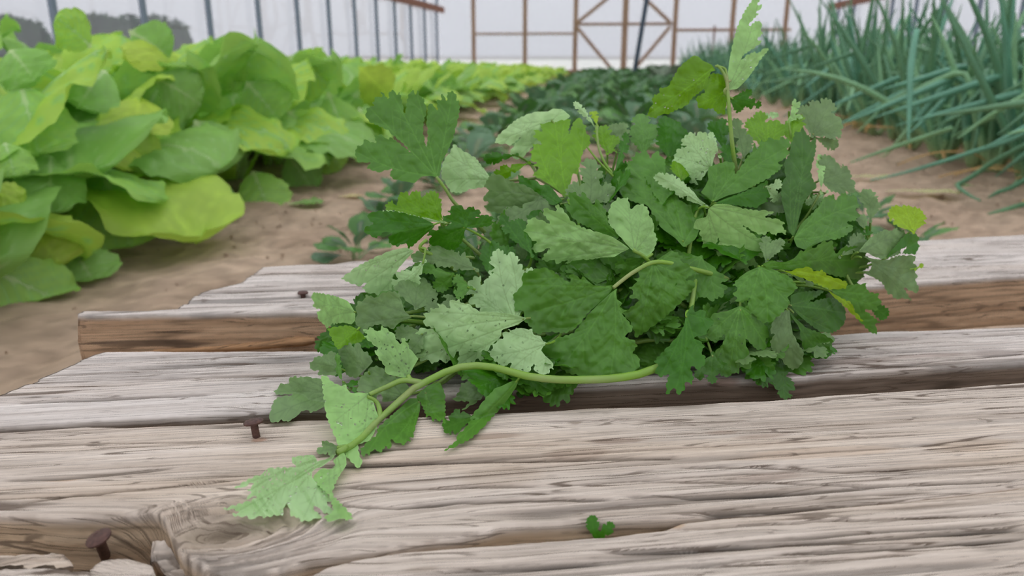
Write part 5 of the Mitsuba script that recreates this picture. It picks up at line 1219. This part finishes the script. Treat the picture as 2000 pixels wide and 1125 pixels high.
sprig('long coriander sprig with a thick stem along the front and dewy leaves near the knot', [(800, 738, -.5, 'p', [(708, 642, 20), (730, 648, 14), (744, 638, 18), (790, 658, 13), (732, 690, 20), (770, 700, 18)], D(o='K7', drops=24, gb=-.4, fold=.05, h=.0011)),
      (720, 770, -1.1, 'p', [(631, 736, 22), (700, 912, 22), (650, 826, 32), (732, 820, 22), (736, 800, 18)], D(o='K9', curl=.05, drops=30, fold=.15, h=.0011)),
      (656, 888, -.1, 'u', [(455, 951, 13), (435, 993, 18), (452, 1005, 18), (488, 1013, 22), (540, 1008, 18), (590, 1019, 24), (630, 1012, 22), (650, 1004, 18), (572, 894, 18)], D(o='L1', drops=60, fold=.0, curl=.0, h=.0011)),
      (658, 888, .1, 'p', [(646, 966, 20), (686, 1016, 14), (660, 1006, 16), (640, 930, 16)], D(o='L2', drops=10, fold=.3, h=.0011)), (668, 874, .2, 'g', [(617, 881, 8), (627, 864, 7), (640, 888, 7)])],
      stem=HERO, width=17, twigs=[[(824, 748, -.6), (790, 743, -.6), (755, 756, -.8), (722, 771, -1.1)], [(822, 748, -.6), (804, 744, -.6), (798, 734, -.5)]])
sprig('coriander sprig with a grey leaf hanging behind the forked stem', [(786, 772, .5, 'g', [(716, 716, 24), (702, 748, 20), (746, 796, 20), (728, 780, 18), (780, 800, 16)], D(o='K8', h=.0011))], core=1)
sprig('coriander sprig with a green leaf spread on the plank under the forked stem', [(820, 782, .3, 'm', [(712, 892, 22), (742, 884, 17), (762, 876, 15), (790, 868, 17), (806, 850, 17)], D(o='M1', h=.0011)), (830, 764, .5, 'm', [(834, 816, 16), (856, 826, 16), (870, 830, 12)], D(o='M2'))], core=1)
sprig('coriander sprig with a long leaf seen edge on pointing down at the plank', [(1012, 742, -.2, 'm', [(864, 882, 24)], D(o='M4', fold=.6, h=.0011)), (985, 738, .7, 'g', [(900, 800, 14), (878, 778, 16), (906, 745, 16)], D(o='M3')), (925, 815, .5, 'd', [(864, 838, 18), (880, 812, 12)])], core=1)

# the rest of the bunch, deeper in and behind
rf = np.random.default_rng(21)
HEAP = Polygon([(650, 640), (760, 520), (900, 430), (1010, 350), (1200, 300), (1330, 310), (1450, 290), (1600, 320), (1700, 430), (1740, 520), (1640, 620), (1450, 690), (1250, 705), (1000, 760), (900, 790), (760, 790), (690, 760)])
shapes = [[(-.8, .6, .30), (-.3, 1.0, .30), (.3, 1.0, .30), (.8, .6, .30)], [(-.6, .8, .34), (0, 1.1, .34), (.6, .8, .34)], [(-1, .3, .24), (-.6, .8, .24), (0, 1.1, .26), (.6, .8, .24), (1, .3, .24)]]
protos = []
for i in range(8):
    q, F, dist, vs, edge = leaf_mesh([(x * .034, y * .034, w * .036) for x, y, w in shapes[i % 3]], 400 + i, .0022)
    z = leaf_relief(q, dist, vs, 400 + i, rf.uniform(0, .3), rf.uniform(0, .4), .004)
    tone = 'mvdmvgdm'[i]
    protos.append(green((np.column_stack([q, z]), F), 'm_coriander', leaf_tint(q, dist, vs, edge, tone, 400 + i, rf)))
filler = tries = 0
while filler < 110 and tries < 300:
    px, py = (rf.uniform(620, 1760), rf.uniform(300, 740)) if filler < 50 else (rf.uniform(1120, 1560), rf.uniform(460, 720))
    if not shapely.contains_xy(HEAP, px, py): continue
    d0 = rf.uniform(2.6, 5.0) if filler % 2 else rf.uniform(4.0, 9.5)
    node = at_depth(px, py, heap_depth(px, py) + d0 * .01)
    if node[2] < TOP + .012: continue
    t = f'coriander_sprig_{ns_:03d}'; ns_ += 1
    labels[t] = {'label': 'coriander sprig half hidden deep inside the bunch', 'category': 'coriander sprig', 'group': 'coriander sprigs deep in the bunch'}
    c = CORE[int(rf.integers(0, 3))] + rf.normal(0, .012, 3)
    node2 = node + unit(c - node) * .012
    c3 = node2 + unit(c - node2) * min(.035, np.linalg.norm(c - node2))
    P = np.array([c3, (c3 + node2) / 2 + [0, 0, .002], node2]); P[:, 2] = np.maximum(P[:, 2], TOP + .003)
    stem_key = put(t, 'stem', stem_mesh(P, .0016, .0010, 14)); kept = 0
    for j in range(4):
        out = unit(rf.normal(size=3) * .8 + unit(node - c) + [0, 0, .2])
        nrm = unit(rf.normal(size=3) * .7 + unit(C0 - node) + [0, 0, .6]); nrm = unit(nrm - out * (nrm @ out))
        s = rf.uniform(.7, 1.05)
        foot = node + rf.normal(0, .004, 3)
        if (foot + out * .036 * s)[2] < TOP + .004 or foot[2] < TOP + .004:
            out = unit(out * [1, 1, 0] + [0, 0, .25]); nrm = unit(np.array([0, 0, 1.0]) - out * out[2])
        def shown(p, gap=None):
            q3 = p - C0; zz = q3 @ FW; u, v = 1000 + FPX * (q3 @ RT) / zz, 562.5 - FPX * (q3 @ UPV) / zz
            return not shapely.contains_xy(HEAP, u, v) or zz < heap_depth(u, v) + (.016 if v < 660 else .007)
        side = np.cross(out, nrm)
        if any(shown(foot + out * a_ * s + side * b_ * s) for a_, b_ in ((.042, 0), (.03, .024), (.03, -.024))):
            out = unit(out - 2 * (out @ unit(C0 - node)) * unit(C0 - node)) if out @ (C0 - node) > 0 else -out
            nrm = unit(nrm - out * (nrm @ out)); side = np.cross(out, nrm)
            if any(shown(foot + out * a_ * s + side * b_ * s) for a_, b_ in ((.042, 0), (.03, .024), (.03, -.024))) or (foot + out * .04 * s)[2] < TOP + .004: continue
        put(t, 'leaf', place(protos[int(rf.integers(0, 8))], frame(foot, np.cross(out, nrm), out, nrm, s)))
        kept += 1
    filler += 1
    if not kept:
        del labels[t], scene[stem_key]; taken.discard(stem_key); ns_ -= 1; filler -= 1; tries += 1

# leaves pressed flat on the planks under the bunch
low = 0
while low < 26:
    px, py = rf.uniform(720, 1560), rf.uniform(640, 772)
    if py > np.interp(px, [720, 1000, 1300, 1560], [775, 760, 725, 690]): continue
    foot = on_z(px, py, TOP + rf.uniform(.003, .016)) + [0, 0, 0]
    t = f'coriander_sprig_{ns_:03d}'; ns_ += 1; low += 1
    labels[t] = {'label': 'coriander sprig pressed on the planks under the bunch', 'category': 'coriander sprig', 'group': 'coriander sprigs under the bunch'}
    back = unit(np.array([rf.uniform(-.5, .5), 1, .25]))
    put(t, 'stem', stem_mesh(np.array([foot + back * .04, foot + back * .02 + [0, 0, .004], foot]), .0016, .0010, 14))
    for j in range(3):
        a_ = rf.uniform(0, 6.283); out = unit([math.cos(a_), math.sin(a_), rf.uniform(.02, .35)])
        if out[1] < -.2: out[1] *= .3; out = unit(out)
        nrm = unit(np.array([rf.normal() * .3, -.4 + rf.normal() * .3, 1.0])); nrm = unit(nrm - out * (nrm @ out))
        put(t, 'leaf', place(protos[int(rf.integers(0, 8))], frame(foot + [0, 0, .002 * j], np.cross(out, nrm), out, nrm, rf.uniform(.7, 1.0))))

# the loose bit of leaf standing in the gap between the planks
q, F, dist, vs, edge = leaf_mesh([(-.0032, .0105, .0030), (.0058, .0085, .0026)], 991, .0007, .003)
z = leaf_relief(q, dist, vs, 991, .0, .2, .001, .0002)
B = on_z(1168, 1060, .2115); e_up = unit(np.array([0, .15, 1.0])); en = unit(C0 - B - e_up * ((C0 - B) @ e_up))
V = B + q[:, :1] * np.cross(e_up, en) + q[:, 1:] * e_up + z[:, None] * en
k = put(None, 'coriander_leaf', green((V, F), 'm_coriander', leaf_tint(q, dist, vs, edge, 'v', 991, np.random.default_rng(1)))); tag(k, 'small torn coriander leaf stuck in the gap between the two nearest planks', 'leaf')
